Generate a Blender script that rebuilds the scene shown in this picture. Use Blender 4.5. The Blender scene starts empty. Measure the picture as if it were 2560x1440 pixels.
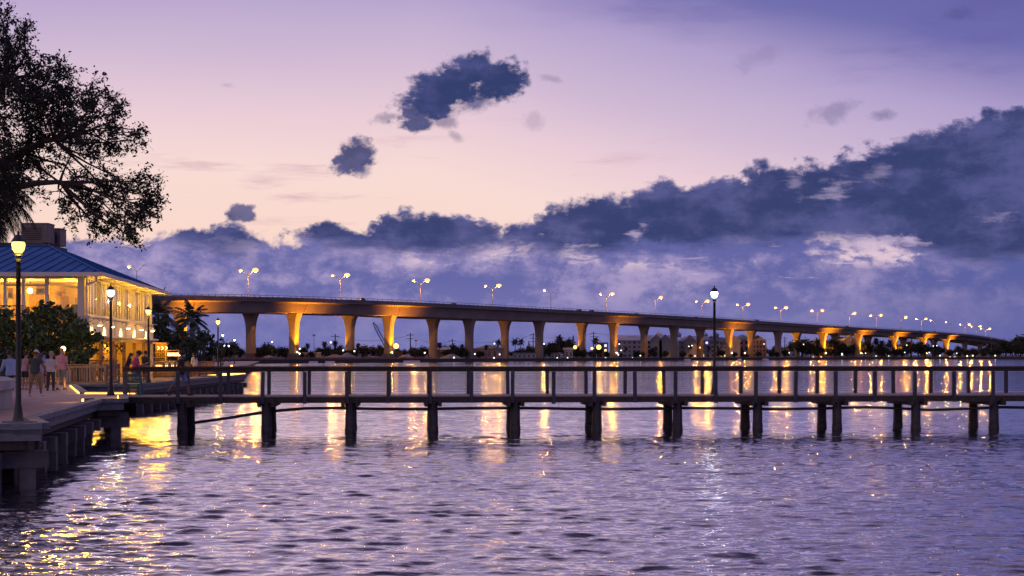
import bpy, bmesh, math, random
import numpy as np
from mathutils import Vector, Matrix

C = bpy.context
SC = C.scene
COL = SC.collection
R = math.radians
random.seed(7)

# ------------------------------------------------------------------ camera
EYE = 2.93          # metres above the water
FPX = 3600.0        # focal length in photograph pixels
HOR = 886.0         # horizon row in the photograph
cam_d = bpy.data.cameras.new('camera')
cam = bpy.data.objects.new('camera', cam_d)
COL.objects.link(cam)
cam.location = (0, 0, EYE)
cam.rotation_euler = (R(90), 0, 0)
cam_d.sensor_width = 36
cam_d.lens = 36 * FPX / 2560
cam_d.shift_y = (HOR - 720) / 2560
cam_d.clip_start = 0.5
cam_d.clip_end = 9000
SC.camera = cam

vs = SC.view_settings
vs.view_transform = 'Standard'
vs.look = 'None'
vs.exposure = 0
vs.gamma = 1
SC.render.film_transparent = False
SC.cycles.max_bounces = 6
SC.cycles.diffuse_bounces = 2
SC.cycles.glossy_bounces = 3
SC.cycles.transparent_max_bounces = 12
SC.cycles.sample_clamp_indirect = 6
SC.cycles.use_denoising = True


def W(px, py, d):
    """a photograph pixel at depth d -> a world point"""
    return Vector(((px - 1280) / FPX * d, d, EYE + (HOR - py) / FPX * d))


def G(px, d, z=0.0):
    return Vector(((px - 1280) / FPX * d, d, z))


# ------------------------------------------------------------------ node helper
class S:
    """a float socket with arithmetic"""
    def __init__(s, t, k):
        s.t, s.k = t, k

    def m(s, op, *a):
        n = s.t.nodes.new('ShaderNodeMath')
        n.operation = op
        s.t.links.new(s.k, n.inputs[0])
        for i, x in enumerate(a):
            if isinstance(x, S):
                s.t.links.new(x.k, n.inputs[i + 1])
            else:
                n.inputs[i + 1].default_value = x
        return S(s.t, n.outputs[0])

    def __add__(s, o): return s.m('ADD', o)
    def __radd__(s, o): return s.m('ADD', o)
    def __sub__(s, o): return s.m('SUBTRACT', o)
    def __rsub__(s, o): return (s * -1.0) + o
    def __mul__(s, o): return s.m('MULTIPLY', o)
    def __rmul__(s, o): return s.m('MULTIPLY', o)
    def __truediv__(s, o): return s.m('DIVIDE', o)
    def mx(s, o): return s.m('MAXIMUM', o)
    def mn(s, o): return s.m('MINIMUM', o)

    def ss(s, a, b, lo=0.0, hi=1.0):
        n = s.t.nodes.new('ShaderNodeMapRange')
        n.interpolation_type = 'SMOOTHSTEP'
        s.t.links.new(s.k, n.inputs[0])
        for i, x in enumerate((a, b, lo, hi)):
            n.inputs[i + 1].default_value = x
        return S(s.t, n.outputs[0])


def vec(t, x, y, z=0.0):
    n = t.nodes.new('ShaderNodeCombineXYZ')
    for i, q in enumerate((x, y, z)):
        if isinstance(q, S):
            t.links.new(q.k, n.inputs[i])
        else:
            n.inputs[i].default_value = q
    return n.outputs[0]


def noise(t, v, scale=1.0, detail=4.0, rough=0.55, dist=0.0):
    n = t.nodes.new('ShaderNodeTexNoise')
    if v is not None:
        t.links.new(v, n.inputs['Vector'])
    n.inputs['Scale'].default_value = scale
    n.inputs['Detail'].default_value = detail
    n.inputs['Roughness'].default_value = rough
    n.inputs['Distortion'].default_value = dist
    return S(t, n.outputs[0])


def lin(c):
    """sRGB 0-255 -> linear rgba"""
    o = []
    for x in c:
        x = x / 255.0
        o.append(x / 12.92 if x <= 0.04045 else ((x + 0.055) / 1.055) ** 2.4)
    return (o[0], o[1], o[2], 1.0)


def ramp(t, fac, stops):
    n = t.nodes.new('ShaderNodeValToRGB')
    el = n.color_ramp.elements
    while len(el) < len(stops):
        el.new(0.5)
    for e, (p, c) in zip(el, stops):
        e.position = p
        e.color = c
    t.links.new(fac.k, n.inputs[0])
    return n.outputs[0]


def mixc(t, fac, a, b, mode='MIX'):
    n = t.nodes.new('ShaderNodeMix')
    n.data_type = 'RGBA'
    n.blend_type = mode
    n.clamp_factor = True
    if isinstance(fac, S):
        t.links.new(fac.k, n.inputs[0])
    else:
        n.inputs[0].default_value = fac
    for i, q in ((6, a), (7, b)):
        if isinstance(q, tuple):
            n.inputs[i].default_value = q
        else:
            t.links.new(q, n.inputs[i])
    return n.outputs[2]


def curve(t, x, pts):
    """piecewise curve of x through pts (both clamped)"""
    n = t.nodes.new('ShaderNodeFloatCurve')
    x0, x1 = pts[0][0], pts[-1][0]
    xx = (x - x0) * (1.0 / (x1 - x0))
    t.links.new(xx.k, n.inputs[1])
    cu = n.mapping.curves[0]
    cu.points[0].location = (0.0, pts[0][1])
    cu.points[1].location = (1.0, pts[-1][1])
    for p in pts[1:-1]:
        cu.points.new((p[0] - x0) / (x1 - x0), p[1])
    n.mapping.update()
    return S(t, n.outputs[0])


# ------------------------------------------------------------------ world: dusk sky and clouds, by direction
def UH(px, py):
    az = math.atan((px - 1280) / FPX)
    el = math.atan((HOR - py) / FPX * math.cos(az))
    return 1.28 + 3.6 * az, 3.6 * el


def build_world():
    w = bpy.data.worlds.new('World')
    SC.world = w
    w.use_nodes = True
    t = w.node_tree
    t.nodes.clear()
    out = t.nodes.new('ShaderNodeOutputWorld')
    bg = t.nodes.new('ShaderNodeBackground')
    t.links.new(bg.outputs[0], out.inputs[0])
    tc = t.nodes.new('ShaderNodeTexCoord')
    sp = t.nodes.new('ShaderNodeSeparateXYZ')
    t.links.new(tc.outputs['Generated'], sp.inputs[0])
    x, y, z = (S(t, sp.outputs[i]) for i in range(3))
    az = x.m('ARCTAN2', y)
    el = z.m('ARCSINE')
    U = az * 3.6 + 1.28
    H = el * 3.6
    # clear air: peach low, lavender above, bluer to the right
    tt = H + (U - 1.05).mx(0.0).mn(3.0) * 0.235 + (noise(t, vec(t, U * 0.8, H * 2.2, 3.0), 1.0, 3, 0.5) - 0.5) * 0.10
    clear = ramp(t, tt * 0.2, [(p * 0.2, lin(c)) for p, c in (
        (0.00, (236, 190, 188)), (0.28, (251, 217, 203)), (0.46, (248, 219, 213)), (0.60, (232, 203, 215)),
        (0.72, (208, 186, 212)), (0.90, (178, 161, 205)), (1.06, (112, 110, 174)), (1.40, (86, 84, 146)), (1.9, (86, 80, 136)), (2.8, (134, 120, 168)), (5.0, (196, 174, 200)))])
    clear = mixc(t, H.ss(0.93, 1.35) * U.ss(2.6, 0.9, 0.30, 0.92), clear, lin((200, 176, 206)))
    clear = mixc(t, H.ss(1.7, 2.7), clear, lin((132, 118, 166)))
    # thin warm wisps
    wz = noise(t, vec(t, U * 2.2, H * 16.0, 9.0), 1.0, 6, 0.6)
    wisp = wz.ss(0.55, 0.74) * H.ss(0.27, 0.34) * H.ss(0.62, 0.45) * U.ss(2.0, 1.2)
    col = mixc(t, wisp * 0.7, clear, lin((196, 150, 172)))
    # broad violet veil, top right
    vz = noise(t, vec(t, U * 1.6 + H * 1.2, H * 7.0, 21.0), 1.0, 5, 0.6)
    veil = vz.ss(0.48, 0.70) * tt.ss(0.80, 1.05)
    col = mixc(t, veil * 0.5, col, lin((98, 92, 166)))
    # shared cloud texture
    n1 = noise(t, vec(t, U * 6.0, H * 9.0, 0.0), 1.0, 10, 0.63, 0.25) - 0.5
    n2 = noise(t, vec(t, U * 15.0, H * 20.0, 4.0), 1.0, 8, 0.68, 0.2) - 0.5
    n3 = noise(t, vec(t, U * 3.0, H * 8.0, 12.0), 1.0, 7, 0.6, 0.3)
    n4 = noise(t, vec(t, U * 40.0, H * 55.0, 7.0), 1.0, 5, 0.65) - 0.5
    vo = t.nodes.new('ShaderNodeTexVoronoi')
    vo.inputs['Scale'].default_value = 1.0
    t.links.new(vec(t, U * 17.0 + n2 * 1.2, H * 21.0 + n1 * 1.2, 0.0), vo.inputs['Vector'])
    puff = 0.42 - S(t, vo.outputs['Distance'])
    vo2 = t.nodes.new('ShaderNodeTexVoronoi')
    vo2.inputs['Scale'].default_value = 1.0
    t.links.new(vec(t, U * 42.0 + n4 * 1.0, H * 50.0 + n2 * 1.2, 0.0), vo2.inputs['Vector'])
    puff2 = 0.42 - S(t, vo2.outputs['Distance'])
    # lone clouds: u, h, half length, half height, tilt
    dark = None
    for (px, py, a, b, tilt, s, st) in (
            (1110, 228, 135, 66, 24, .8, 1.0), (1182, 180, 56, 50, 40, .8, 1.0), (1245, 205, 78, 50, 14, .9, 1.0), (1060, 272, 90, 34, 14, 1.0, .95), (1185, 258, 90, 34, 18, 1.2, .8), (1040, 308, 48, 20, 4, 1.0, .95), (1110, 305, 50, 24, 0, 1.3, .6),
            (975, 292, 50, 14, 15, 1.5, .5), (888, 398, 58, 46, 25, 1.0, .95), (905, 425, 40, 26, 0, 1.3, .7), (2085, 278, 75, 30, 15, 1.5, .38), (2205, 288, 40, 14, 0, 1.3, .45),
            (1890, 145, 75, 30, 10, 1.6, .16), (1335, 305, 30, 28, 20, 1.6, .22), (602, 534, 38, 22, -10, 1.0, .9), (1375, 195, 48, 10, -15, 1.3, .3),
            (566, 212, 26, 12, 0, 1.4, .3), (2395, 40, 40, 20, 0, 1.4, .3), (1140, 340, 28, 14, -30, 1.4, .4)):
        u0, h0 = UH(px, py)
        ct, st_ = math.cos(R(tilt)), math.sin(R(tilt))
        du, dh = U - u0, H - h0
        p = (du * ct + dh * st_) * (1000.0 / a)
        q = (dh * ct - du * st_) * (1000.0 / b)
        r = (p * p + q * q).m('SQRT')
        d = (1.20 - r + n1 * (0.7 * s) + n2 * (1.5 * s) + n4 * 0.8 + puff * (0.4 * s) + puff2 * 0.25)  .ss(0.0, 0.48 if s < 1.15 else 1.0) * st
        dark = d if dark is None else dark.mx(d)
    # the bank: an upper edge and a lower limit of its dark crest
    top = [(-900, 640), (0, 600), (150, 585), (330, 588), (420, 566), (500, 560), (560, 548), (640, 566), (720, 585), (800, 552), (900, 545), (1050, 522), (1150, 532), (1240, 556), (1310, 545),
           (1450, 506), (1600, 472), (1850, 424), (2050, 392), (2200, 352), (2400, 305), (2530, 265), (2800, 225), (3600, 190)]
    low = [(-900, 660), (0, 610), (150, 590), (400, 580), (500, 612), (620, 620), (740, 590), (850, 612), (1000, 620), (1150, 618), (1240, 606), (1300, 618), (1450, 628), (1600, 618), (1800, 612), (2000, 606),
           (2200, 604), (2400, 632), (2560, 640), (2800, 660), (3600, 660)]
    eT = curve(t, U, [UH(*p) for p in top])
    eL = curve(t, U, [UH(*p) for p in low])
    rag = n1 * 0.12 + n2 * 0.09 + n4 * 0.024 + puff * 0.036 + puff2 * 0.012
    nB = noise(t, vec(t, U * 9.0, H * 38.0, 17.0), 1.0, 8, 0.65, 0.3) - 0.5
    bank = (eT - H + rag).ss(-0.008, 0.024)
    crest = bank * (H - eL + n1 * 0.09 + n2 * 0.06 + nB * 0.06).ss(-0.028, 0.022)
    # lower deck of cloud: blue violet, mottled, with pink breaks in one strip
    mott = (n3 * 0.8 + n1 * 0.7 + n2 * 0.55 + n4 * 0.2 + puff * 0.16 + 0.16).ss(0.40, 0.78)
    lowc = mixc(t, mott, lin((102, 104, 166)), lin((174, 158, 200)))
    blue = ramp(t, H * 2.0 + (U - 1.3) * 0.06, [(0.0, lin((106, 111, 176))), (0.26, lin((122, 119, 177))), (0.55, lin((152, 142, 192)))])
    lowc = mixc(t, H.ss(0.20, 0.06) * 0.75, lowc, blue)
    lowc = mixc(t, U.ss(1.6, 2.7) * 0.55, lowc, lin((78, 88, 152)))
    brk = (n3 + n2 * 0.35).ss(0.545, 0.62) * H.ss(0.200, 0.235) * H.ss(0.335, 0.285) * U.ss(0.85, 1.15)
    brk2 = noise(t, vec(t, U * 5.0, H * 60.0, 31.0), 1.0, 5, 0.6).ss(0.62, 0.70) * H.ss(0.17, 0.19) * H.ss(0.26, 0.22) * U.ss(1.3, 1.8) * 0.6
    for (px, py, a, b, st) in ((1430, 640, 80, 26, 1.0), (1235, 640, 75, 20, .7), (2160, 605, 150, 24, 1.0), (1590, 592, 30, 24, .8), (2050, 630, 70, 16, .8), (2500, 545, 60, 14, .35),
                               (2080, 470, 60, 30, .55), (1990, 460, 30, 34, .4), (2200, 430, 40, 22, .3), (1050, 655, 50, 22, .35), (600, 615, 90, 26, .25)):
        u0, h0 = UH(px, py)
        p = (U - u0) * (1000.0 / a)
        q = (H - h0) * (1000.0 / b)
        r = (p * p + q * q).m('SQRT')
        g = (1.0 - r + nB * 4.2 + n2 * 1.6 + n4 * 0.8).ss(0.0, 1.1) * st
        brk2 = brk2.mx(g)
    lowc = mixc(t, brk.mx(brk2), lowc, lin((222, 196, 212)))
    col = mixc(t, bank, col, lowc)
    dk = mixc(t, (n3 + n2 * 0.6).ss(0.38, 0.70), lin((54, 64, 110)), lin((84, 88, 142)))
    dk = mixc(t, brk2 * 0.9, dk, lin((190, 172, 208)))
    col = mixc(t, crest * 0.96, col, dk)
    col = mixc(t, dark, col, dk)
    # grain of the air: none; below the horizon a dim reflectionless floor
    col = mixc(t, H.ss(0.0, -0.05), col, lin((40, 40, 60)))
    t.links.new(col, bg.inputs[0])
    bg.inputs[1].default_value = 1.0
    w.cycles.sampling_method = 'MANUAL'
    w.cycles.sample_map_resolution = 1024


build_world()

# ------------------------------------------------------------------ materials
MATS = {}


def principled(name):
    m = bpy.data.materials.new(name)
    m.use_nodes = True
    t = m.node_tree
    return m, t, t.nodes['Principled BSDF']


def mat(name, col, rough=0.7, metal=0.0, var=0.25, scale=3.0, bump=0.0, bscale=20.0, stretch=(1, 1, 1), streak=0.0):
    """plain weathered surface: base colour broken up by noise, optional bump"""
    if name in MATS:
        return MATS[name]
    m, t, b = principled(name)
    tc = t.nodes.new('ShaderNodeTexCoord')
    mp = t.nodes.new('ShaderNodeMapping')
    mp.inputs['Scale'].default_value = stretch
    t.links.new(tc.outputs['Object'], mp.inputs[0])
    n = noise(t, mp.outputs[0], scale, 6, 0.62)
    c0 = tuple(max(0.0, x * (1 - var)) for x in col) + (1,)
    c1 = tuple(min(1.0, x * (1 + var)) for x in col) + (1,)
    cc = mixc(t, n.ss(0.3, 0.7), c0, c1)
    if streak:
        mp2 = t.nodes.new('ShaderNodeMapping')
        mp2.inputs['Scale'].default_value = (2.0, 2.0, 0.12)
        t.links.new(tc.outputs['Object'], mp2.inputs[0])
        n2 = noise(t, mp2.outputs[0], 2.0, 5, 0.6)
        cc = mixc(t, n2.ss(0.5, 0.75) * streak, cc, tuple(x * 0.4 for x in col) + (1,))
    t.links.new(cc, b.inputs['Base Color'])
    b.inputs['Roughness'].default_value = rough
    b.inputs['Metallic'].default_value = metal
    if bump:
        n3 = noise(t, mp.outputs[0], bscale, 4, 0.6)
        bp = t.nodes.new('ShaderNodeBump')
        bp.inputs['Strength'].default_value = bump
        bp.inputs['Distance'].default_value = 0.02
        t.links.new(n3.k, bp.inputs['Height'])
        t.links.new(bp.outputs[0], b.inputs['Normal'])
    MATS[name] = m
    return m


def glow(name, col, strength):
    if name in MATS:
        return MATS[name]
    m, t, b = principled(name)
    b.inputs['Base Color'].default_value = (*col, 1)
    b.inputs['Emission Color'].default_value = (*col, 1)
    b.inputs['Emission Strength'].default_value = strength
    b.inputs['Roughness'].default_value = 0.4
    MATS[name] = m
    return m


def glass(name='window_glass', tint=(0.95, 0.96, 1.0)):
    if name in MATS:
        return MATS[name]
    m, t, b = principled(name)
    out = [n for n in t.nodes if n.type == 'OUTPUT_MATERIAL'][0]
    tr = t.nodes.new('ShaderNodeBsdfTransparent')
    tr.inputs[0].default_value = (*tint, 1)
    gl = t.nodes.new('ShaderNodeBsdfGlossy')
    gl.inputs['Roughness'].default_value = 0.02
    fr = t.nodes.new('ShaderNodeFresnel')
    fr.inputs[0].default_value = 1.6
    mx = t.nodes.new('ShaderNodeMixShader')
    t.links.new(fr.outputs[0], mx.inputs[0])
    t.links.new(tr.outputs[0], mx.inputs[1])
    t.links.new(gl.outputs[0], mx.inputs[2])
    t.links.new(mx.outputs[0], out.inputs[0])
    MATS[name] = m
    return m


# ------------------------------------------------------------------ mesh helper
class MB:
    def __init__(s):
        s.v, s.f = [], []

    def add(s, V, F):
        o = len(s.v)
        s.v.extend(tuple(p) for p in V)
        s.f.extend(tuple(i + o for i in f) for f in F)
        return s

    def box(s, c, size, rz=0.0, taper=1.0):
        cx, cy, cz = c
        hx, hy, hz = size[0] / 2, size[1] / 2, size[2] / 2
        ca, sa = math.cos(rz), math.sin(rz)
        V = []
        for z, k in ((-hz, 1.0), (hz, taper)):
            for x, y in ((-hx, -hy), (hx, -hy), (hx, hy), (-hx, hy)):
                x, y = x * k, y * k
                V.append((cx + x * ca - y * sa, cy + x * sa + y * ca, cz + z))
        return s.add(V, [(3, 2, 1, 0), (4, 5, 6, 7), (0, 1, 5, 4), (1, 2, 6, 5), (2, 3, 7, 6), (3, 0, 4, 7)])

    def beam(s, p0, p1, w, h, up=(0, 0, 1)):
        p0, p1 = Vector(p0), Vector(p1)
        d = (p1 - p0).normalized()
        u = Vector(up)
        if abs(d.dot(u)) > 0.98:
            u = Vector((0, 1, 0))
        sd = d.cross(u).normalized()
        uu = sd.cross(d).normalized()
        V = []
        for p in (p0, p1):
            for a, b in ((-1, -1), (1, -1), (1, 1), (-1, 1)):
                V.append(p + sd * (a * w / 2) + uu * (b * h / 2))
        return s.add(V, [(3, 2, 1, 0), (4, 5, 6, 7), (0, 1, 5, 4), (1, 2, 6, 5), (2, 3, 7, 6), (3, 0, 4, 7)])

    def tube(s, pts, rad, n=8, caps=True):
        pts = [Vector(p) for p in pts]
        if not isinstance(rad, (list, tuple)):
            rad = [rad] * len(pts)
        V, F = [], []
        ref = None
        for i, p in enumerate(pts):
            a = pts[max(0, i - 1)]
            b = pts[min(len(pts) - 1, i + 1)]
            d = (b - a).normalized()
            if ref is None:
                ref = Vector((0, 0, 1)) if abs(d.z) < 0.9 else Vector((1, 0, 0))
            sd = d.cross(ref).normalized()
            ref = sd.cross(d).normalized()
            for k in range(n):
                q = 2 * math.pi * k / n
                V.append(p + (sd * math.cos(q) + ref * math.sin(q)) * rad[i])
        for i in range(len(pts) - 1):
            for k in range(n):
                k2 = (k + 1) % n
                F.append((i * n + k, i * n + k2, (i + 1) * n + k2, (i + 1) * n + k))
        if caps:
            F.append(tuple(range(n - 1, -1, -1)))
            F.append(tuple((len(pts) - 1) * n + k for k in range(n)))
        return s.add(V, F)

    def loft(s, rings, closed=True, caps=True):
        n = len(rings[0])
        V = [p for r in rings for p in r]
        F = []
        for i in range(len(rings) - 1):
            for k in range(n if closed else n - 1):
                k2 = (k + 1) % n
                F.append((i * n + k, i * n + k2, (i + 1) * n + k2, (i + 1) * n + k))
        if caps:
            F.append(tuple(range(n - 1, -1, -1)))
            F.append(tuple((len(rings) - 1) * n + k for k in range(n)))
        return s.add(V, F)

    def lathe(s, c, prof, n=12, axis=None):
        cx, cy, cz = c
        rings = [[(cx + r * math.cos(2 * math.pi * k / n), cy + r * math.sin(2 * math.pi * k / n), cz + z) for k in range(n)] for r, z in prof]
        return s.loft(rings)

    def sph(s, c, r, nu=10, nv=7):
        if not isinstance(r, (list, tuple)):
            r = (r, r, r)
        prof = []
        rings = []
        for j in range(nv + 1):
            th = -math.pi / 2 + math.pi * j / nv
            rr = max(math.cos(th), 0.02)
            rings.append([(c[0] + r[0] * rr * math.cos(2 * math.pi * k / nu), c[1] + r[1] * rr * math.sin(2 * math.pi * k / nu), c[2] + r[2] * math.sin(th)) for k in range(nu)])
        return s.loft(rings)

    def prism(s, poly, z0, z1):
        n = len(poly)
        V = [(p[0], p[1], z0) for p in poly] + [(p[0], p[1], z1) for p in poly]
        F = [tuple(range(n - 1, -1, -1)), tuple(range(n, 2 * n))]
        for k in range(n):
            k2 = (k + 1) % n
            F.append((k, k2, n + k2, n + k))
        return s.add(V, F)

    def poly(s, pts):
        return s.add(pts, [tuple(range(len(pts)))])

    def build(s, name, material, parent=None, smooth=False, at=None):
        """link as one object; vertices are world coordinates (minus the thing's base)"""
        org = ORG.get(parent, None) if parent is not None else (Vector(at) if at is not None else Vector((0, 0, 0)))
        me = bpy.data.meshes.new(name)
        V = [(p[0] - org.x, p[1] - org.y, p[2] - org.z) for p in s.v]
        me.from_pydata(V, [], s.f)
        if smooth:
            for p in me.polygons:
                p.use_smooth = True
        me.materials.append(material)
        me.update()
        o = bpy.data.objects.new(name, me)
        COL.objects.link(o)
        if parent is not None:
            o.parent = parent
        else:
            o.location = org
        ORG[o] = org
        return o


ORG = {}


def tag(o, label=None, cat=None, group=None, kind=None):
    for k, v in (('label', label), ('category', cat), ('group', group), ('kind', kind)):
        if v:
            o[k] = v
    return o


def thing(name, label, cat, loc=(0, 0, 0), group=None):
    o = bpy.data.objects.new(name, None)
    COL.objects.link(o)
    o.location = loc
    o.empty_display_size = 0.2
    ORG[o] = Vector(loc)
    return tag(o, label, cat, group)


def copy_tree(o, parent=None):
    c = o.copy()
    COL.objects.link(c)
    c.parent = parent
    for ch in KIDS(o):
        copy_tree(ch, c)
    return c


def KIDS(o):
    return list(o.children)


def lamp(kind, parent, loc, energy, col, radius=0.1, name='lamp_light', aim=None, spot=60, blend=0.6):
    d = bpy.data.lights.new(name, kind)
    d.energy = energy
    d.color = col
    d.shadow_soft_size = radius
    if kind == 'SPOT':
        d.spot_size = R(spot)
        d.spot_blend = blend
    o = bpy.data.objects.new(name, d)
    COL.objects.link(o)
    org = ORG[parent] if parent is not None else Vector((0, 0, 0))
    o.parent = parent
    o.location = Vector(loc) - org
    if aim is not None:
        o.rotation_euler = (Vector(aim) - Vector(loc)).to_track_quat('-Z', 'Y').to_euler()
    return o


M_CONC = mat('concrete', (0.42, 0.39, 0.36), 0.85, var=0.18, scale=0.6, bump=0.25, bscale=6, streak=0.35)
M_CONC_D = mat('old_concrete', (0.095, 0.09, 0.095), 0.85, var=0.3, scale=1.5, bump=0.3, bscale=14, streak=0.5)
M_WOOD = mat('weathered_wood', (0.045, 0.034, 0.03), 0.75, var=0.4, scale=4, stretch=(1, 6, 6), bump=0.3, bscale=14)
M_PILE = mat('wet_piling', (0.035, 0.03, 0.03), 0.6, var=0.5, scale=3, stretch=(3, 3, 0.5), bump=0.4)
M_DECK = mat('deck_board', (0.32, 0.25, 0.22), 0.75, var=0.25, scale=3, stretch=(8, 0.6, 1))
M_BLACK = mat('black_paint', (0.012, 0.012, 0.014), 0.45, var=0.3)
M_STEEL = mat('galvanised_steel', (0.18, 0.18, 0.19), 0.6, 0.3, var=0.2)
M_CABLE = mat('steel_cable', (0.10, 0.10, 0.11), 0.5, 0.5, var=0.1)
M_PIPE = mat('dark_pipe', (0.02, 0.02, 0.022), 0.5, var=0.2)
AMBER = (1.0, 0.55, 0.14)

# ------------------------------------------------------------------ water
def build_water():
    rng = np.random.default_rng(3)
    ys = [9.0]
    while ys[-1] < 220:
        ys.append(ys[-1] * 1.0021 if ys[-1] > 15 else ys[-1] + 0.05)
    while ys[-1] < 4000:
        ys.append(ys[-1] * 1.05)
    ys = np.array(ys)
    dense = np.linspace(-0.42, 0.42, 280)
    side = np.linspace(0.45, 1.3, 12)
    tx = np.concatenate([-side[::-1], dense, side])
    Y, T = np.meshgrid(ys, tx, indexing='ij')
    X = Y * T
    Z = np.zeros_like(X)
    dy = np.gradient(ys)[:, None]
    dxs = np.gradient(tx)[None, :] * Y
    nw = 150
    lam = np.exp(rng.uniform(np.log(0.16), np.log(1.0), nw))
    ang = rng.normal(R(-8), R(30), nw)      # travel mostly toward the viewer, crests lie across the view
    for l, a in zip(lam, ang):
        k = 2 * math.pi / l
        kx, ky = k * math.sin(a), k * math.cos(a)
        amp = 0.0118 * l ** 0.85 * rng.uniform(0.6, 1.3) * (0.7 if l > 0.75 else 1.0) * (0.20 if l < 0.3 else 0.30)
        fade = np.exp(-((ky * dy) / 1.6) ** 2 - ((kx * dxs) / 1.6) ** 2)
        ph = kx * X + ky * Y + rng.uniform(0, 6.28)
        wob = 0.6 * np.sin(0.13 * k * X * 0.35 + rng.uniform(0, 6.28)) * np.sin(0.11 * k * Y * 0.3 + rng.uniform(0, 6.28))
        s = np.sin(ph + wob)
        Z += amp * fade * (s - 0.30 * np.cos(2 * (ph + wob)))
    patch = 1 + 0.28 * np.sin(X * 0.21 + 1.3 * np.sin(Y * 0.13)) * np.sin(Y * 0.17 + X * 0.05)
    Z *= patch
    far = np.clip((Y - 120) / 100, 0, 1)
    Z *= 1 - far
    ny, nx = X.shape
    V = np.stack([X, Y, Z], -1).reshape(-1, 3)
    i = np.arange(ny * nx).reshape(ny, nx)
    F = np.stack([i[:-1, :-1], i[:-1, 1:], i[1:, 1:], i[1:, :-1]], -1).reshape(-1, 4)
    me = bpy.data.meshes.new('water')
    me.vertices.add(len(V))
    me.vertices.foreach_set('co', V.astype(np.float32).ravel())
    me.loops.add(F.size)
    me.loops.foreach_set('vertex_index', F.astype(np.int32).ravel())
    me.polygons.add(len(F))
    me.polygons.foreach_set('loop_start', np.arange(0, F.size, 4, dtype=np.int32))
    me.polygons.foreach_set('use_smooth', np.ones(len(F), dtype=bool))
    me.update(calc_edges=True)
    me.validate()
    m, t, b = principled('river_water')
    b.inputs['Base Color'].default_value = (0.010, 0.012, 0.028, 1)
    b.inputs['Roughness'].default_value = 0.07
    b.inputs['IOR'].default_value = 1.34
    tc = t.nodes.new('ShaderNodeTexCoord')

    def nz(sx, sy, sc, det):
        mp = t.nodes.new('ShaderNodeMapping')
        mp.inputs['Scale'].default_value = (sx, sy, 1)
        mp.inputs['Rotation'].default_value = (0, 0, R(7))
        t.links.new(tc.outputs['Object'], mp.inputs[0])
        return noise(t, mp.outputs[0], sc, det, 0.6)
    h = (nz(0.45, 1.0, 4.2, 3) * 0.020 + nz(0.45, 1.0, 1.5, 3) * 0.045) * nz(0.6, 1.0, 0.045, 3).ss(0.30, 0.68, 0.55, 1.45) + nz(0.5, 1.0, 0.6, 3) * 0.045 + nz(0.3, 1.0, 0.25, 4) * 0.13
    bp = t.nodes.new('ShaderNodeBump')
    bp.inputs['Strength'].default_value = 1.0
    bp.inputs['Distance'].default_value = 1.0
    t.links.new(h.k, bp.inputs['Height'])
    t.links.new(bp.outputs[0], b.inputs['Normal'])
    # strong grazing mirror, dark where a ripple faces the eye
    gl = t.nodes.new('ShaderNodeBsdfGlossy')
    gl.inputs['Roughness'].default_value = 0.07
    gl.inputs['Color'].default_value = (1.0, 0.97, 1.0, 1)
    lw = t.nodes.new('ShaderNodeLayerWeight')
    t.links.new(bp.outputs[0], gl.inputs['Normal'])
    t.links.new(bp.outputs[0], lw.inputs['Normal'])
    mx = t.nodes.new('ShaderNodeMixShader')
    t.links.new(S(t, lw.outputs['Facing']).ss(0.50, 0.93, 0.02, 0.92).k, mx.inputs[0])
    t.links.new(b.outputs[0], mx.inputs[1])
    t.links.new(gl.outputs[0], mx.inputs[2])
    out = [n for n in t.nodes if n.type == 'OUTPUT_MATERIAL'][0]
    t.links.new(mx.outputs[0], out.inputs[0])
    me.materials.append(m)
    o = bpy.data.objects.new('water', me)
    COL.objects.link(o)
    tag(o, 'rippled dusk river water mirroring pink sky and lamps', 'water', kind='structure')


build_water()
# ------------------------------------------------------------------ far road bridges
NEAR_PX = [735, 972, 1173, 1348, 1534, 1685, 1822, 1945, 2057, 2145, 2235, 2307, 2365, 2412, 2450, 2482, 2508]
FAR_PX = [627, 875, 1083, 1262, 1455, 1610, 1750, 1878, 1992, 2088, 2170, 2258, 2335]
SPAN = 53.2


def near_line():
    D = [500.0, 544.6, 589.2, 633.8]
    P = [G(px, d) for px, d in zip(NEAR_PX, D)]
    for k, px in enumerate(NEAR_PX[4:]):
        s = SPAN * 1.22 if k == 0 else SPAN
        r = Vector(((px - 1280) / FPX, 1, 0))
        p = P[-1]
        a, b, c = r.dot(r), -2 * r.dot(p), p.dot(p) - s * s
        disc = b * b - 4 * a * c
        d = (-b + math.sqrt(max(disc, 0.0))) / (2 * a)
        P.append(r * d)
    for _ in range(2):      # ease the plan curve
        Q = [p.copy() for p in P]
        for i in range(5, len(P) - 1):
            Q[i] = (P[i - 1] + P[i] * 2 + P[i + 1]) / 4
        P = Q
    h = (P[1] - P[0]).normalized()
    pre = [P[0] - h * SPAN * k for k in (4, 3, 2, 1)]
    return pre + P


LINE = near_line()


def cat_rom(P, sub=6):
    out = []
    for i in range(len(P) - 1):
        p0 = P[max(i - 1, 0)]
        p1, p2 = P[i], P[i + 1]
        p3 = P[min(i + 2, len(P) - 1)]
        for k in range(sub):
            t = k / sub
            out.append(0.5 * ((2 * p1) + (p2 - p0) * t + (2 * p0 - 5 * p1 + 4 * p2 - p3) * t * t + (3 * p1 - p0 - 3 * p2 + p3) * t ** 3))
    out.append(P[-1].copy())
    return out


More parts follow.
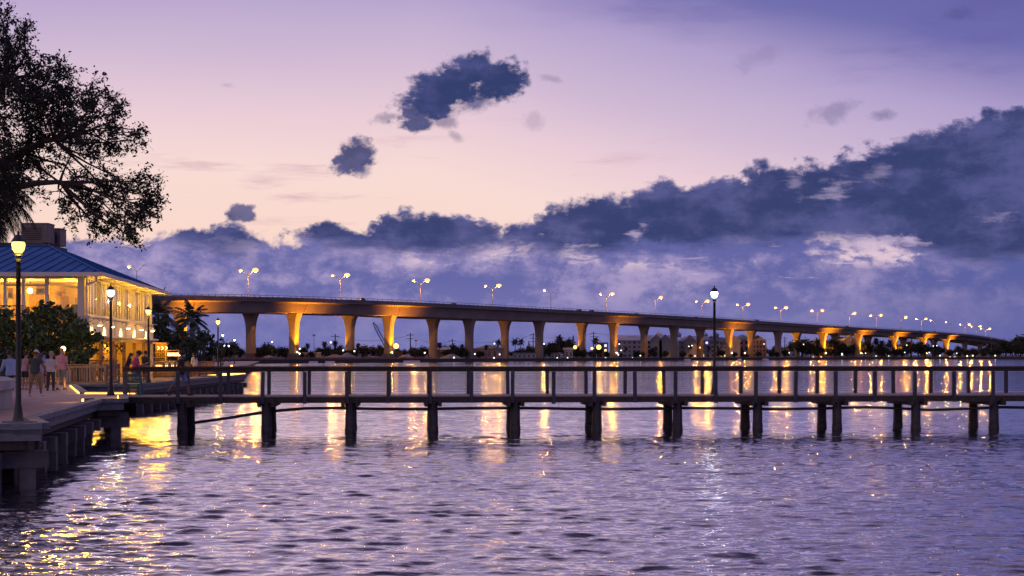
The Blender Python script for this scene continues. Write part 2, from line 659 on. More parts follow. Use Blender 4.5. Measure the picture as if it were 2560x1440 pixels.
FINE = cat_rom(LINE)
TOP_Y = [(-700, 760), (0, 744), (375, 740), (560, 742), (735, 746.5), (1000, 756), (1200, 766), (1520, 782), (1840, 800.5), (2121, 819), (2300, 829), (2400, 836), (2470, 846), (2540, 862), (2600, 868)]
SOF_Y = [(-700, 800), (0, 786), (375, 780), (560, 781), (735, 781.5), (1000, 790), (1200, 799), (1520, 806), (1840, 823), (2121, 834.5), (2300, 844), (2400, 850), (2470, 859), (2540, 872), (2600, 876)]


def interp(pts, x):
    return float(np.interp(x, [p[0] for p in pts], [p[1] for p in pts]))


def heads(L):
    out = []
    for i in range(len(L)):
        a, b = L[max(i - 1, 0)], L[min(i + 1, len(L) - 1)]
        d = (b - a)
        d.z = 0
        out.append(d.normalized())
    return out


FH = heads(FINE)
ZT, ZS = [], []
for p in FINE:
    px = 1280 + FPX * p.x / p.y
    ZT.append(EYE + (HOR - interp(TOP_Y, px)) * p.y / FPX)
    ZS.append(EYE + (HOR - interp(SOF_Y, px)) * p.y / FPX)


def sm(a, n=3):
    a = np.array(a)
    for _ in range(n):
        a[1:-1] = (a[:-2] + 2 * a[1:-1] + a[2:]) / 4
    return a


ZT = sm(ZT, 8)
ZS = np.minimum(sm(ZS, 8), ZT - 4.0)


def nrm(h):      # toward the viewer's right, across the bridge
    return Vector((h.y, -h.x, 0))


def offset(o):
    return [p + nrm(h) * o for p, h in zip(FINE, FH)]


def on_line(px, o):
    """index (float) where the ray through column px meets the line offset by o"""
    L = offset(o)
    r = Vector(((px - 1280) / FPX, 1, 0))
    prev = None
    for i, p in enumerate(L):
        c = p.x - r.x * p.y
        if prev is not None and prev < 0 <= c:
            return i - 1 + (-prev) / (c - prev)
        prev = c
    return None


def at_i(arr, f):
    i = min(int(f), len(arr) - 2)
    t = f - i
    return arr[i] * (1 - t) + arr[i + 1] * t


M_GIRD = mat('bridge_concrete', (0.20, 0.165, 0.15), 0.85, var=0.14, scale=0.12, streak=0.25)
M_BARR = mat('bridge_barrier', (0.10, 0.10, 0.11), 0.85, var=0.25, scale=0.3, streak=0.3)
M_PLIN = mat('pier_base', (0.10, 0.08, 0.09), 0.85, var=0.3, scale=0.5)
M_SHED = mat('lamp_shed', (0.10, 0.10, 0.11), 0.5)
M_SODIUM = glow('sodium_flood', (1.0, 0.5, 0.08), 250.0)
LIT_NEAR = {453: 1.0, 735: 1.0, 972: 1.0, 1534: .30, 1822: .55, 2057: 1.0, 2145: .7, 2235: .9, 2307: .8, 2365: .8}
LIT_FAR = {875: .8, 1083: .12, 1262: .5, 1455: .7, 1878: .8, 1992: 1.0, 2088: 1.1}
GROUND_Z = 1.35


def bridge(name, label, off, px_list, lit, side):
    base = on_line(1173, off)
    p0 = at_i(offset(off), base)
    th = thing(name, label, 'bridge', (p0.x, p0.y, 0))
    L = offset(off)
    N = [nrm(h) for h in FH]
    # box girder: cross section swept along the line
    rings, barA, barB = [], [], []
    for p, n, zt, zs in zip(L, N, ZT, ZS):
        zd = zt - 1.05
        sec = [(-6.4, zd), (6.4, zd), (6.4, zd - 0.35), (3.9, zd - 0.75), (3.3, zs), (-3.3, zs), (-3.9, zd - 0.75), (-6.4, zd - 0.35)]
        rings.append([(p.x + n.x * a, p.y + n.y * a, z) for a, z in sec])
        for s, arr in ((1, barA), (-1, barB)):
            q = [(6.10, zd + 0.003), (6.43, zd - 0.10), (6.43, zt), (6.22, zt)]
            arr.append([(p.x + n.x * a * s, p.y + n.y * a * s, z) for a, z in q])
    MB().loft(rings).build('girder', M_GIRD, th)
    for arr in (barA, barB):
        MB().loft(arr).build('barrier', M_BARR, th)
    for s in (1, -1):
        r = MB()
        pts = [Vector((p.x + n.x * 6.3 * s, p.y + n.y * 6.3 * s, zt + 0.62)) for p, n, zt in zip(L, N, ZT)]
        r.tube(pts, 0.075, 5)
        for i in range(len(pts) - 1):
            seg = (pts[i + 1] - pts[i]).length
            m = max(2, int(seg / 2.9))
            for k in range(m):
                q = pts[i].lerp(pts[i + 1], k / m)
                r.box((q.x, q.y, q.z - 0.31), (0.14, 0.14, 0.62))
        r.build('railing', M_BARR, th)
    # piers
    for px in px_list:
        f = on_line(px, off)
        if f is None:
            continue
        p = at_i(L, f)
        h = at_i(FH, f).normalized()
        n = nrm(h)
        zs = float(at_i(ZS, f))
        H = zs - GROUND_Z
        prof = [(0.0, 1.72, 1.15), (0.45, 1.66, 1.10), (0.62, 1.66, 1.10), (0.74, 1.78, 1.14), (0.83, 2.02, 1.22), (0.90, 2.32, 1.32), (0.955, 2.68, 1.42), (0.985, 2.95, 1.48), (1.0, 3.05, 1.5)]
        rg = []
        for u, a, b in prof:
            z = GROUND_Z - 1.0 + u * (H + 1.0 - 0.03)
            c = 0.35
            sec = [(-a + c, -b), (a - c, -b), (a, -b + c), (a, b - c), (a - c, b), (-a + c, b), (-a, b - c), (-a, -b + c)]
            rg.append([(p.x + n.x * q + h.x * w, p.y + n.y * q + h.y * w, z) for q, w in sec])
        pier = MB().loft(rg).build('pier', M_GIRD, th)
        rz = math.atan2(n.y, n.x)
        if px < 1000:
            MB().box((p.x, p.y, GROUND_Z + 0.75), (3.7, 2.5, 2.3), rz).build('plinth', M_PLIN, pier)
        if px in lit:
            e = lit[px]
            q = p + n * (side * 3.1) - h * 1.9
            zf = GROUND_Z + 2.4
            fl = MB().box((q.x, q.y, zf - 0.35), (0.7, 0.5, 0.3), rz)
            fl.box((q.x, q.y, (zf - 0.6 + GROUND_Z - 0.4) / 2), (0.16, 0.16, zf - 0.6 - GROUND_Z + 0.4), rz)
            fo = fl.build('floodlight', M_SHED, th)
            MB().sph((q.x, q.y, zf - 0.08), (0.22, 0.22, 0.10), 8, 4).build('lens', M_SODIUM, fo)
            lamp('SPOT', th, (q.x, q.y, zf + 0.25), 42000 * e, (1.0, 0.34, 0.004), 0.25, 'flood_beam',
                 aim=(p.x + n.x * side * 1.5 - h.x * 1.1, p.y + n.y * side * 1.5 - h.y * 1.1, zf + 11.5), spot=66, blend=1.0)
            if side > 0:
                zd = float(at_i(ZT, f)) - 1.05
                MB().beam((p.x + n.x * 3.93 + h.x * 2.2, p.y + n.y * 3.93 + h.y * 2.2, zd - 0.8), (p.x + n.x * 3.34 + h.x * 1.2, p.y + n.y * 3.34 + h.y * 1.2, zs + 0.05), 0.16, 0.06, up=n).build('girder_joint', M_PLIN, th)
                q = p + n * 7.5 + h * 1.0  # added spot with no fixture, spreads the amber glow along the girder
                lamp('SPOT', th, (q.x, q.y, GROUND_Z + 1.2), 70000 * e, (1.0, 0.30, 0.004), 0.3, 'girder_fill',
                     aim=(p.x + n.x * 3.6 + h.x * 2, p.y + n.y * 3.6 + h.y * 2, zs + 1.5), spot=98, blend=1.0)
    return th


BR_N = bridge('road_bridge', 'nearer long concrete road bridge on flared piers lit amber from below', 0.0, [453] + NEAR_PX, LIT_NEAR, 1)
BR_F = bridge('road_bridge', 'farther concrete road bridge, its deck hidden behind the nearer bridge', -17.5, FAR_PX, LIT_FAR, -1)

# ------------------------------------------------------------------ double arm lamps on the bridge
LAMP_N = 0


def bridge_lamp(px, left, right, warm=1.0):
    global LAMP_N
    f = on_line(px, -8.6)
    if f is None:
        return
    p = at_i(offset(-8.6), f)
    h = at_i(FH, f).normalized()
    n = nrm(h)
    z0 = float(at_i(ZT, f)) - 1.2
    lab = {(1, 1): 'twin arm bridge lamp with both amber heads lit', (1, 0): 'twin arm bridge lamp with only its left head lit',
           (0, 1): 'twin arm bridge lamp with only its right head lit'}[(left, right)]
    t = thing('bridge_lamp', lab, 'street lamp', (p.x, p.y, z0), 'double arm street lamps along the bridge')
    zt = z0 + 9.3
    MB().tube([(p.x, p.y, z0), (p.x, p.y, zt)], [0.16, 0.09], 6).build('pole', M_STEEL, t)
    for s, on in ((-1, left), (1, right)):
        a = Vector((p.x, p.y, zt - 0.1))
        e = Vector((p.x + n.x * s * 3.0, p.y + n.y * s * 3.0, zt + 1.75))
        mid = a.lerp(e, 0.5) + Vector((0, 0, -0.12))
        MB().tube([a, mid, e], 0.075, 5).build('arm', M_STEEL, t)
        e2 = e + n * (s * 0.45)
        hd = MB().box((e2.x, e2.y, e2.z + 0.02), (1.0, 0.42, 0.16), math.atan2(n.y, n.x)).build('lamp_head', M_SHED, t)
        if on:
            w = (1.0 if s > 0 else 0.42) * warm
            m = glow('lamp_lens_right' if s > 0 else 'lamp_lens_left', (1.0, 0.53, 0.17) if s > 0 else (1.0, 0.56, 0.24), 1.6 if s > 0 else 1.35)
            MB().sph((e2.x, e2.y, e2.z - 0.16), ((1.10, 1.10, 0.72) if s > 0 else (0.70, 0.70, 0.46)), 8, 5).build('lens', m, hd, True)
            lamp('POINT', t, (e2.x, e2.y, e2.z - 0.95), 21000 if s > 0 else 6500, (1.0, 0.38, 0.035) if s > 0 else (1.0, 0.45, 0.09), 0.4, 'lamp_light')


for px, l, r in ((342, 1, 0), (620, 1, 1), (850, 1, 1), (1051, 1, 1), (1231, 1, 1), (1377, 1, 0), (1516, 1, 1), (1638, 0, 1), (1755, 1, 1), (1857, 1, 1), (1952, 1, 1), (2043, 1, 1), (2124, 0, 1),
                 (2190, 1, 1), (2252, 0, 1), (2303, 1, 1), (2338, 1, 0), (2377, 1, 0), (2412, 1, 1), (2440, 1, 1), (2464, 1, 1), (2486, 1, 1)):
    bridge_lamp(px, l, r)

# ------------------------------------------------------------------ timber fishing pier across the view
ZD = 1.38           # deck height above water
PA = Vector((-14.35, 53.0, 0))
PB_ = Vector((24.0, 55.9, 0))
PDIR = (PB_ - PA).normalized()
PN = Vector((-PDIR.y, PDIR.x, 0))      # away from the viewer
PW = 2.25


def pp(s, o, z):
    q = PA + PDIR * s + PN * o
    return Vector((q.x, q.y, z))


def col_s(px, o=0.0):
    """distance along the pier at photograph column px"""
    r = (px - 1280) / FPX
    a = PA + PN * o
    return (r * a.y - a.x) / (PDIR.x - r * PDIR.y)


def build_pier():
    t = thing('fishing_pier', 'dark timber fishing pier with cable railings standing on paired piles', 'pier', tuple(PA))
    LEN = 42.0
    d = MB()
    s = 0.0
    rng = random.Random(2)
    while s < LEN:
        w = 0.142
        zz = ZD - 0.02 + rng.uniform(-0.003, 0.003)
        a = pp(s + w / 2, -0.06, zz)
        b = pp(s + w / 2, PW + 0.06, zz)
        d.beam(a, b, w - 0.012, 0.04)
        s += 0.15
    d.build('deck', M_DECK, t)
    for o in (0.0, PW / 2, PW):
        MB().beam(pp(0, o, ZD - 0.15), pp(LEN, o, ZD - 0.15), 0.07, 0.215).build('stringer', M_WOOD, t)
    posts = []
    x = 446.0
    s0 = col_s(446)
    step = 1.545
    ss = [s0 + step * k for k in range(-1, 27)]
    M_POST = mat('grey_timber', (0.050, 0.050, 0.066), 0.7, var=0.35, scale=5, stretch=(4, 4, 0.6))
    for o, sgn in ((0.0, -1), (PW, 1)):
        for k, s in enumerate(ss):
            if s > LEN:
                continue
            if k == 0:
                s = 0.12 if o == 0 else 0.2
            a = pp(s + rng.uniform(-.012, .012), o + sgn * 0.085, (1.10 if sgn < 0 else 1.15) + rng.uniform(-.03, .03))
            b = pp(s + rng.uniform(-.012, .012), o + sgn * (0.085 + rng.uniform(-.008, .008)), ZD + 0.90)
            mb = MB().beam(a, b, 0.135, 0.095, up=PN)
            if sgn < 0:
                mb.tube([pp(s, o - 0.145, 1.22), pp(s, o - 0.125, 1.22)], 0.02, 6)
            mb.build('post', M_POST, t)
        # top rail: cap board over a side board
        hr_, rb_ = MB(), MB()
        cuts = [0.02] + [s for k, s in enumerate(ss) if k % 3 == 1 and 0.5 < s < LEN - 0.5] + [LEN]
        for c0, c1 in zip(cuts[:-1], cuts[1:]):
            j0, j1, j2 = rng.uniform(-.008, .008), rng.uniform(-.008, .008), rng.uniform(-.012, .012)
            hr_.beam(pp(c0 + .004, o + sgn * 0.06 + j2, ZD + 1.065 + j0), pp(c1 - .004, o + sgn * 0.06 + j2, ZD + 1.065 + j1), 0.23, 0.04)
            rb_.beam(pp(c0 + .004, o + sgn * 0.06, ZD + 0.975 + j0), pp(c1 - .004, o + sgn * 0.06, ZD + 0.975 + j1), 0.05, 0.13)
        hr_.build('handrail', M_WOOD, t)
        rb_.build('rail_board', M_WOOD, t)
        c = MB()
        for i in range(9):
            z = ZD + 0.09 + i * 0.092
            c.tube([pp(0.1, o + sgn * 0.085, z), pp(LEN, o + sgn * 0.085, z)], 0.0065, 4)
        c.build('cable_infill', M_CABLE, t)
    for k, s in enumerate(ss):
        if k % 2 == 0 or s > LEN:
            continue
        s = s + 0.12
        for o in (0.12, PW - 0.12):
            MB().tube([pp(s, o, -1.5), pp(s, o, 0.3), pp(s, o, 1.16)], [0.185, 0.185, 0.175], 12)\
                .tube([pp(s, o, -0.4), pp(s, o, 0.12), pp(s, o, 0.24 + rng.uniform(0, .08))], [0.205, 0.202, 0.188], 12).build('pile', M_PILE, t, True)
        for q in (-0.26, 0.26):
            a, b = pp(s + q, -0.28, 1.12 - 0.0), pp(s + q, PW + 0.28, 1.12)
            MB().beam(a, b, 0.12, 0.27).build('pile_cap', mat('cap_timber', (0.05, 0.036, 0.03), 0.8, var=0.4, scale=5), t)
    # pipe slung below, its near end dropped to the water
    pt = thing('drain_pipe', 'dark pipe slung under the pier, one end sagging into the water', 'pipe', tuple(pp(20, 0, 0.9)))
    pts = []
    for px, py in ((481, 1057), (560, 1046), (640, 1033), (700, 1026), (760, 1021), (840, 1020), (930, 1022), (1040, 1023), (1150, 1021), (1260, 1020), (1380, 1021), (1480, 1023), (1600, 1022), (1720, 1020),
                   (1850, 1021), (1950, 1023), (2060, 1021), (2170, 1018), (2240, 1020), (2340, 1025), (2420, 1022), (2520, 1018), (2700, 1021), (2900, 1020)):
        s = col_s(px, -0.05)
        p = pp(s, 0.42, 0)
        p.z = EYE + (HOR - py) / FPX * p.y
        pts.append(p)
    MB().tube(pts, 0.055, 8).build('pipe_run', M_PIPE, pt, True)
    for px in (756, 1400, 1800, 2185, 2230):
        s = col_s(px)
        p = pp(s, 0.42, 0)
        MB().tube([(p.x, p.y, 0.92), (p.x, p.y, 1.14)], 0.008, 5).build('hanger', M_CABLE, pt)


build_pier()
# ------------------------------------------------------------------ ground, promenade decks
M_SOIL = mat('dark_soil', (0.06, 0.05, 0.04), 0.95, var=0.4, scale=0.4)
M_GRASS = mat('lawn_grass', (0.035, 0.075, 0.018), 0.95, var=0.4, scale=2.0, bump=0.6, bscale=40)
M_PAVE = mat('promenade_deck', (0.42, 0.29, 0.235), 0.85, var=0.22, scale=1.6, bump=0.4, bscale=10, stretch=(1, 1, 1))
M_CURB = mat('curb_timber', (0.15, 0.16, 0.185), 0.7, var=0.3, scale=3, stretch=(1, 1, 4), bump=0.3, streak=0.3)
M_LED = glow('led_strip', (1.0, 0.60, 0.10), 4.5)
M_WHITE = mat('white_paint', (0.74, 0.72, 0.68), 0.6, var=0.06, scale=1)

NEAR_EDGE = [(-34, 25.6), (-20, 28.4), (-10.0, 30.6), (-11.25, 33.6), (-13.6, 47.2), (-12.85, 47.6), (-14.3, 52.9)]
BACK_EDGE = [(-14.5, 56.2), (-16.8, 56.4), (-21.4, 70.4)]


def build_ground():
    g = MB().prism([(-400, 20), (-34, 25.0), (-34, 70), (-27, 72), (-27, 106), (-30, 108), (-44, 190), (-70, 330), (-95, 470), (-400, 500)], -1.2, 1.30)
    tag(g.build('ground', M_SOIL), 'dark ground of the near river bank', 'ground', kind='structure')
    pv = MB().prism(NEAR_EDGE + BACK_EDGE + [(-34, 70.4)], ZD - 0.14, ZD - 0.004)
    tag(pv.build('promenade', M_PAVE), 'weathered concrete promenade deck along the water', 'promenade', kind='structure')
    rw = MB().prism([(-34, 70.46), (-19.0, 70.46), (-18.7, 72.2), (-19.8, 107), (-31, 107), (-34, 100)], ZD - 0.16, ZD - 0.002)
    tag(rw.build('boardwalk', M_DECK), 'boardwalk beside the waterfront restaurant', 'boardwalk', kind='structure')
    pa = MB().prism([(-31, 107.05), (-24, 107.05), (-35.8, 192), (-58, 330), (-66, 330), (-44, 192)], ZD - 0.2, ZD - 0.006)
    tag(pa.build('path', M_PAVE), 'river walk leading on to the bridge', 'path', kind='structure')
    lw = MB().prism([(-34, 30), (-16.2, 34), (-17.4, 42.5), (-19.5, 48), (-24, 56), (-34, 60)], 1.0, 2.12)
    tag(lw.build('lawn', M_GRASS), 'raised green lawn behind the seat wall', 'lawn', kind='structure')


build_ground()


def edge_trim(pts, name, label, led=(), cen=(-30, 60)):
    """curb timber, recessed fascia, piles and caps along a deck edge"""
    t = thing(name, label, 'deck edge', (pts[0][0], pts[0][1], ZD))
    cen = Vector((*cen, 0))
    for i in range(len(pts) - 1):
        a, b = Vector((*pts[i], 0)), Vector((*pts[i + 1], 0))
        d = (b - a)
        L = d.length
        d.normalize()
        n = Vector((d.y, -d.x, 0))
        if n.dot(cen - a) > 0:
            n = -n
        e = 0.05
        rz = math.atan2(d.y, d.x)
        m = (a + b) / 2
        q = m + n * 0.02
        MB().box((q.x, q.y, ZD + 0.03), (L + e, 0.30, 0.13), rz).build('curb', M_CURB, t)
        q = m - n * 0.06
        MB().box((q.x, q.y, ZD - 0.16), (L - 0.02, 0.16, 0.25), rz).build('fascia', M_CURB, t)
        q = m - n * 0.20
        MB().box((q.x, q.y, ZD - 0.34), (L - 0.1, 0.14, 0.30), rz).build('stringer', M_WOOD, t)
        if L > 2.2:
            k = max(1, round(L / 2.1))
            for j in range(k):
                p = a + d * (L * (j + 0.5) / k) - n * 0.45
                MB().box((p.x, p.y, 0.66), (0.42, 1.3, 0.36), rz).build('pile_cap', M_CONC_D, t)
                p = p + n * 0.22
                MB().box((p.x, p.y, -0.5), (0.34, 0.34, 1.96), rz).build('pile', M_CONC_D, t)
        if i in led:
            q = m - n * 0.17
            MB().box((q.x, q.y, ZD + 0.03), (L - 0.25, 0.03, 0.035), rz).build('led_strip', M_LED, t)
            for s in np.linspace(0.1, 0.9, max(2, int(L / 2.5))):
                p = a + d * (L * s) - n * 0.45
                lamp('POINT', t, (p.x, p.y, ZD + 0.22), 3.0, AMBER, 0.12, 'strip_glow')
    return t


edge_trim(NEAR_EDGE, 'deck_edge', 'blue grey timber edge of the promenade on square concrete piles', led=(4, 5))
edge_trim([(-14.55, 56.25), (-16.8, 56.45), (-21.4, 70.3)], 'deck_edge', 'back edge of the promenade glowing with yellow strip light', led=(0, 1), cen=(-24, 52))
edge_trim([(-21.2, 70.40), (-19.0, 70.40), (-18.65, 72.2), (-19.75, 107)], 'deck_edge', 'long edge of the restaurant boardwalk above dark piles', led=(0,), cen=(-27, 88))
edge_trim([(-19.8, 107.05), (-24, 107.05)], 'deck_edge', 'far end of the restaurant boardwalk', led=(0,))
edge_trim([(-24, 108), (-35.8, 192)], 'deck_edge', 'edge of the river walk beyond the restaurant', led=())
for (x0, y0, x1, y1, lab) in ((-20.9, 104, -19.9, 106.9, 'yellow strip light at the tip of the boardwalk'), (-36.2, 186, -33.9, 174, 'far yellow strip light on the river walk')):
    s = thing('led_strip', lab, 'strip light', (x0, y0, ZD))
    MB().beam((x0, y0, ZD + 0.10), (x1, y1, ZD + 0.10), 0.25, 0.14).build('light_bar', M_LED, s)
    MB().beam((x0, y0, ZD + 0.015), (x1, y1, ZD + 0.015), 0.30, 0.03).build('channel', M_BLACK, s)
# foot lights by the near posts
lamp_foot = thing('foot_light', 'bright amber foot light at the front corner of the promenade', 'strip light', (-10.6, 31.0, ZD))
MB().beam((-10.95, 30.95, ZD + 0.05), (-10.25, 31.15, ZD + 0.05), 0.06, 0.08).build('light_bar', M_LED, lamp_foot)
MB().beam((-10.95, 30.90, ZD + 0.06), (-10.25, 31.10, ZD + 0.06), 0.03, 0.12).build('shield', M_CURB, lamp_foot)
lamp('POINT', lamp_foot, (-10.8, 31.6, ZD + 0.25), 7, AMBER, 0.15)
lf2 = thing('foot_light', 'small amber foot light beside the pier entrance', 'strip light', (-13.9, 46.9, ZD))
MB().beam((-13.9, 46.6, ZD + 0.06), (-13.7, 47.0, ZD + 0.06), 0.06, 0.1).build('light_bar', M_LED, lf2)
MB().beam((-13.84, 46.58, ZD + 0.06), (-13.64, 46.98, ZD + 0.06), 0.03, 0.13).build('shield', M_CURB, lf2)
lamp('POINT', lf2, (-14.3, 46.6, ZD + 0.25), 5, AMBER, 0.15)


def seat_wall():
    t = thing('seat_wall', 'low concrete seat wall with an overhanging slab top', 'wall', (-15, 40, ZD))
    base = [(-12.6, 31.5), (-14.5, 42.0), (-16.6, 47.2), (-18.5, 51.5)]
    for i in range(3):
        a, b = Vector((*base[i], 0)), Vector((*base[i + 1], 0))
        d = (b - a).normalized()
        n = Vector((d.y, -d.x, 0))
        m = (a + b) / 2 - n * 0.32
        rz = math.atan2(d.y, d.x)
        L = (b - a).length
        MB().box((m.x, m.y, ZD + 0.28), (L, 0.5, 0.56), rz).build('wall_body', M_CONC, t)
        MB().box((m.x, m.y, ZD + 0.56 + 0.13 + 0.003 * i), (L + 0.12, 0.74, 0.255), rz).build('slab_top', M_CONC, t)


seat_wall()


# ------------------------------------------------------------------ promenade lamp posts
def lamp_post(x, y, label, col, strength, pw, h=4.15, base=ZD):
    t = thing('lamp_post', label, 'street lamp', (x, y, base), 'black lantern lamp posts along the water')
    p = MB()
    p.lathe((x, y, base), [(0.16, 0), (0.16, 0.05), (0.13, 0.09), (0.10, 0.22), (0.075, 0.42), (0.062, 0.5), (0.055, 1.8), (0.048, h - 0.55), (0.07, h - 0.53), (0.07, h - 0.47), (0.05, h - 0.45)], 14)
    for k in range(4):
        q = math.pi / 4 + k * math.pi / 2
        p.box((x + 0.125 * math.cos(q), y + 0.125 * math.sin(q), base + 0.07), (0.03, 0.03, 0.05))
    p.build('post', M_BLACK, t, True)
    hd = MB().lathe((x, y, base), [(0.065, h - 0.47), (0.10, h - 0.44), (0.115, h - 0.42), (0.10, h - 0.41)], 12).build('lamp_holder', M_BLACK, t)
    MB().lathe((x, y, base), [(0.07, h - 0.41), (0.125, h - 0.33), (0.145, h - 0.22), (0.13, h - 0.17), (0.08, h - 0.15)], 14).build('globe', glow('lantern_%d_%d' % (col[2] * 100, strength), col, strength), t, True)
    MB().lathe((x, y, base), [(0.165, h - 0.165), (0.15, h - 0.13), (0.10, h - 0.06), (0.05, h - 0.01), (0.02, h + 0.0), (0.03, h + 0.03), (0.012, h + 0.08)], 8).build('cap', M_BLACK, t)
    lamp('POINT', t, (x, y, base + h - 0.62), pw, col, 0.12)
    return t


def gx(px, d):
    return (px - 1280) / FPX * d


WARM = (1.0, 0.56, 0.12)
COOL = (0.80, 0.90, 1.0)
lamp_post(gx(46, 31.2), 31.2, 'nearest black lamp post, glowing amber, at the front corner of the promenade', WARM, 3, 95)
lamp_post(gx(277, 54.6), 54.6, 'black lamp post with white lantern at the pier entrance', COOL, 5, 30)
lamp_post(gx(1786, 56.0), 56.0, 'black lamp post with white lantern standing on the pier', COOL, 5, 22)
gl = thing('garden_lamp', 'bright globe lamp behind the bald man in pink', 'lamp', (gx(158, 71.5), 71.5, ZD))
MB().tube([(gx(158, 71.5), 71.5, ZD), (gx(158, 71.5), 71.5, ZD + 1.72)], 0.03, 8).build('pole', M_BLACK, gl)
MB().sph((gx(158, 71.5), 71.5, EYE + (HOR - 872) / FPX * 71.5), 0.13, 12, 8).build('globe', glow('garden_globe', (1.0, 0.68, 0.25), 5.0), gl, True)
lamp('POINT', gl, (gx(158, 71.5) + 0.25, 71.3, ZD + 2.1), 60, (1.0, 0.58, 0.14), 0.12)
lamp_post(gx(371, 79), 79, 'amber lamp post at the end of the restaurant wall', WARM, 5, 110)
lamp_post(gx(545, 104), 104, 'amber lamp post at the far tip of the boardwalk', WARM, 5, 110)
lamp_post(gx(473, 190), 190, 'white lamp in front of the dark palms', COOL, 9, 60, h=3.9)
lamp_post(gx(557, 210), 210, 'tallest white lamp of the far cluster by the bridge pier', COOL, 9, 40, h=4.6)
lamp_post(gx(561, 290), 290, 'white lamp low in the far cluster left of the bridge pier', COOL, 9, 40, h=3.6)
lamp_post(gx(572, 285), 285, 'bluish lamp in the far cluster, right of its lowest neighbour', COOL, 9, 40, h=3.5)
lamp_post(gx(586, 240), 240, 'white lamp nearest the first bridge pier', COOL, 9, 40, h=4.2)


# ------------------------------------------------------------------ restaurant
C0, C1 = Vector((-23.9, 81.0, 0)), Vector((-26.2, 104.5, 0))
C3, C2 = Vector((-42.0, 81.0, 0)), Vector((-42.0, 104.5, 0))
M_WALL = mat('cream_wall', (0.62, 0.57, 0.48), 0.75, var=0.06, scale=0.8)
M_TRIM = mat('trim_paint', (0.62, 0.58, 0.54), 0.6, var=0.06, scale=0.8)
M_INT = mat('interior_lamp_tint', (0.74, 0.53, 0.16), 0.8, var=0.08, scale=0.6)  # amber of the room lamps is put into the wall colour
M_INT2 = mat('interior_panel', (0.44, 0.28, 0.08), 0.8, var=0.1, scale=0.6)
M_ROOF = mat('blue_metal_roof', (0.010, 0.105, 0.30), 0.85, 0.0, var=0.18, scale=0.6)
M_GLASS = glass()
M_DOWN = glow('downlight', (1.0, 0.75, 0.35), 12.0)
M_BULB = glow('warm_bulb', (1.0, 0.72, 0.30), 25.0)
M_BAR = mat('bar_timber', (0.22, 0.12, 0.06), 0.6, var=0.3, scale=2, stretch=(1, 1, 6))
INT = (1.0, 0.48, 0.012)


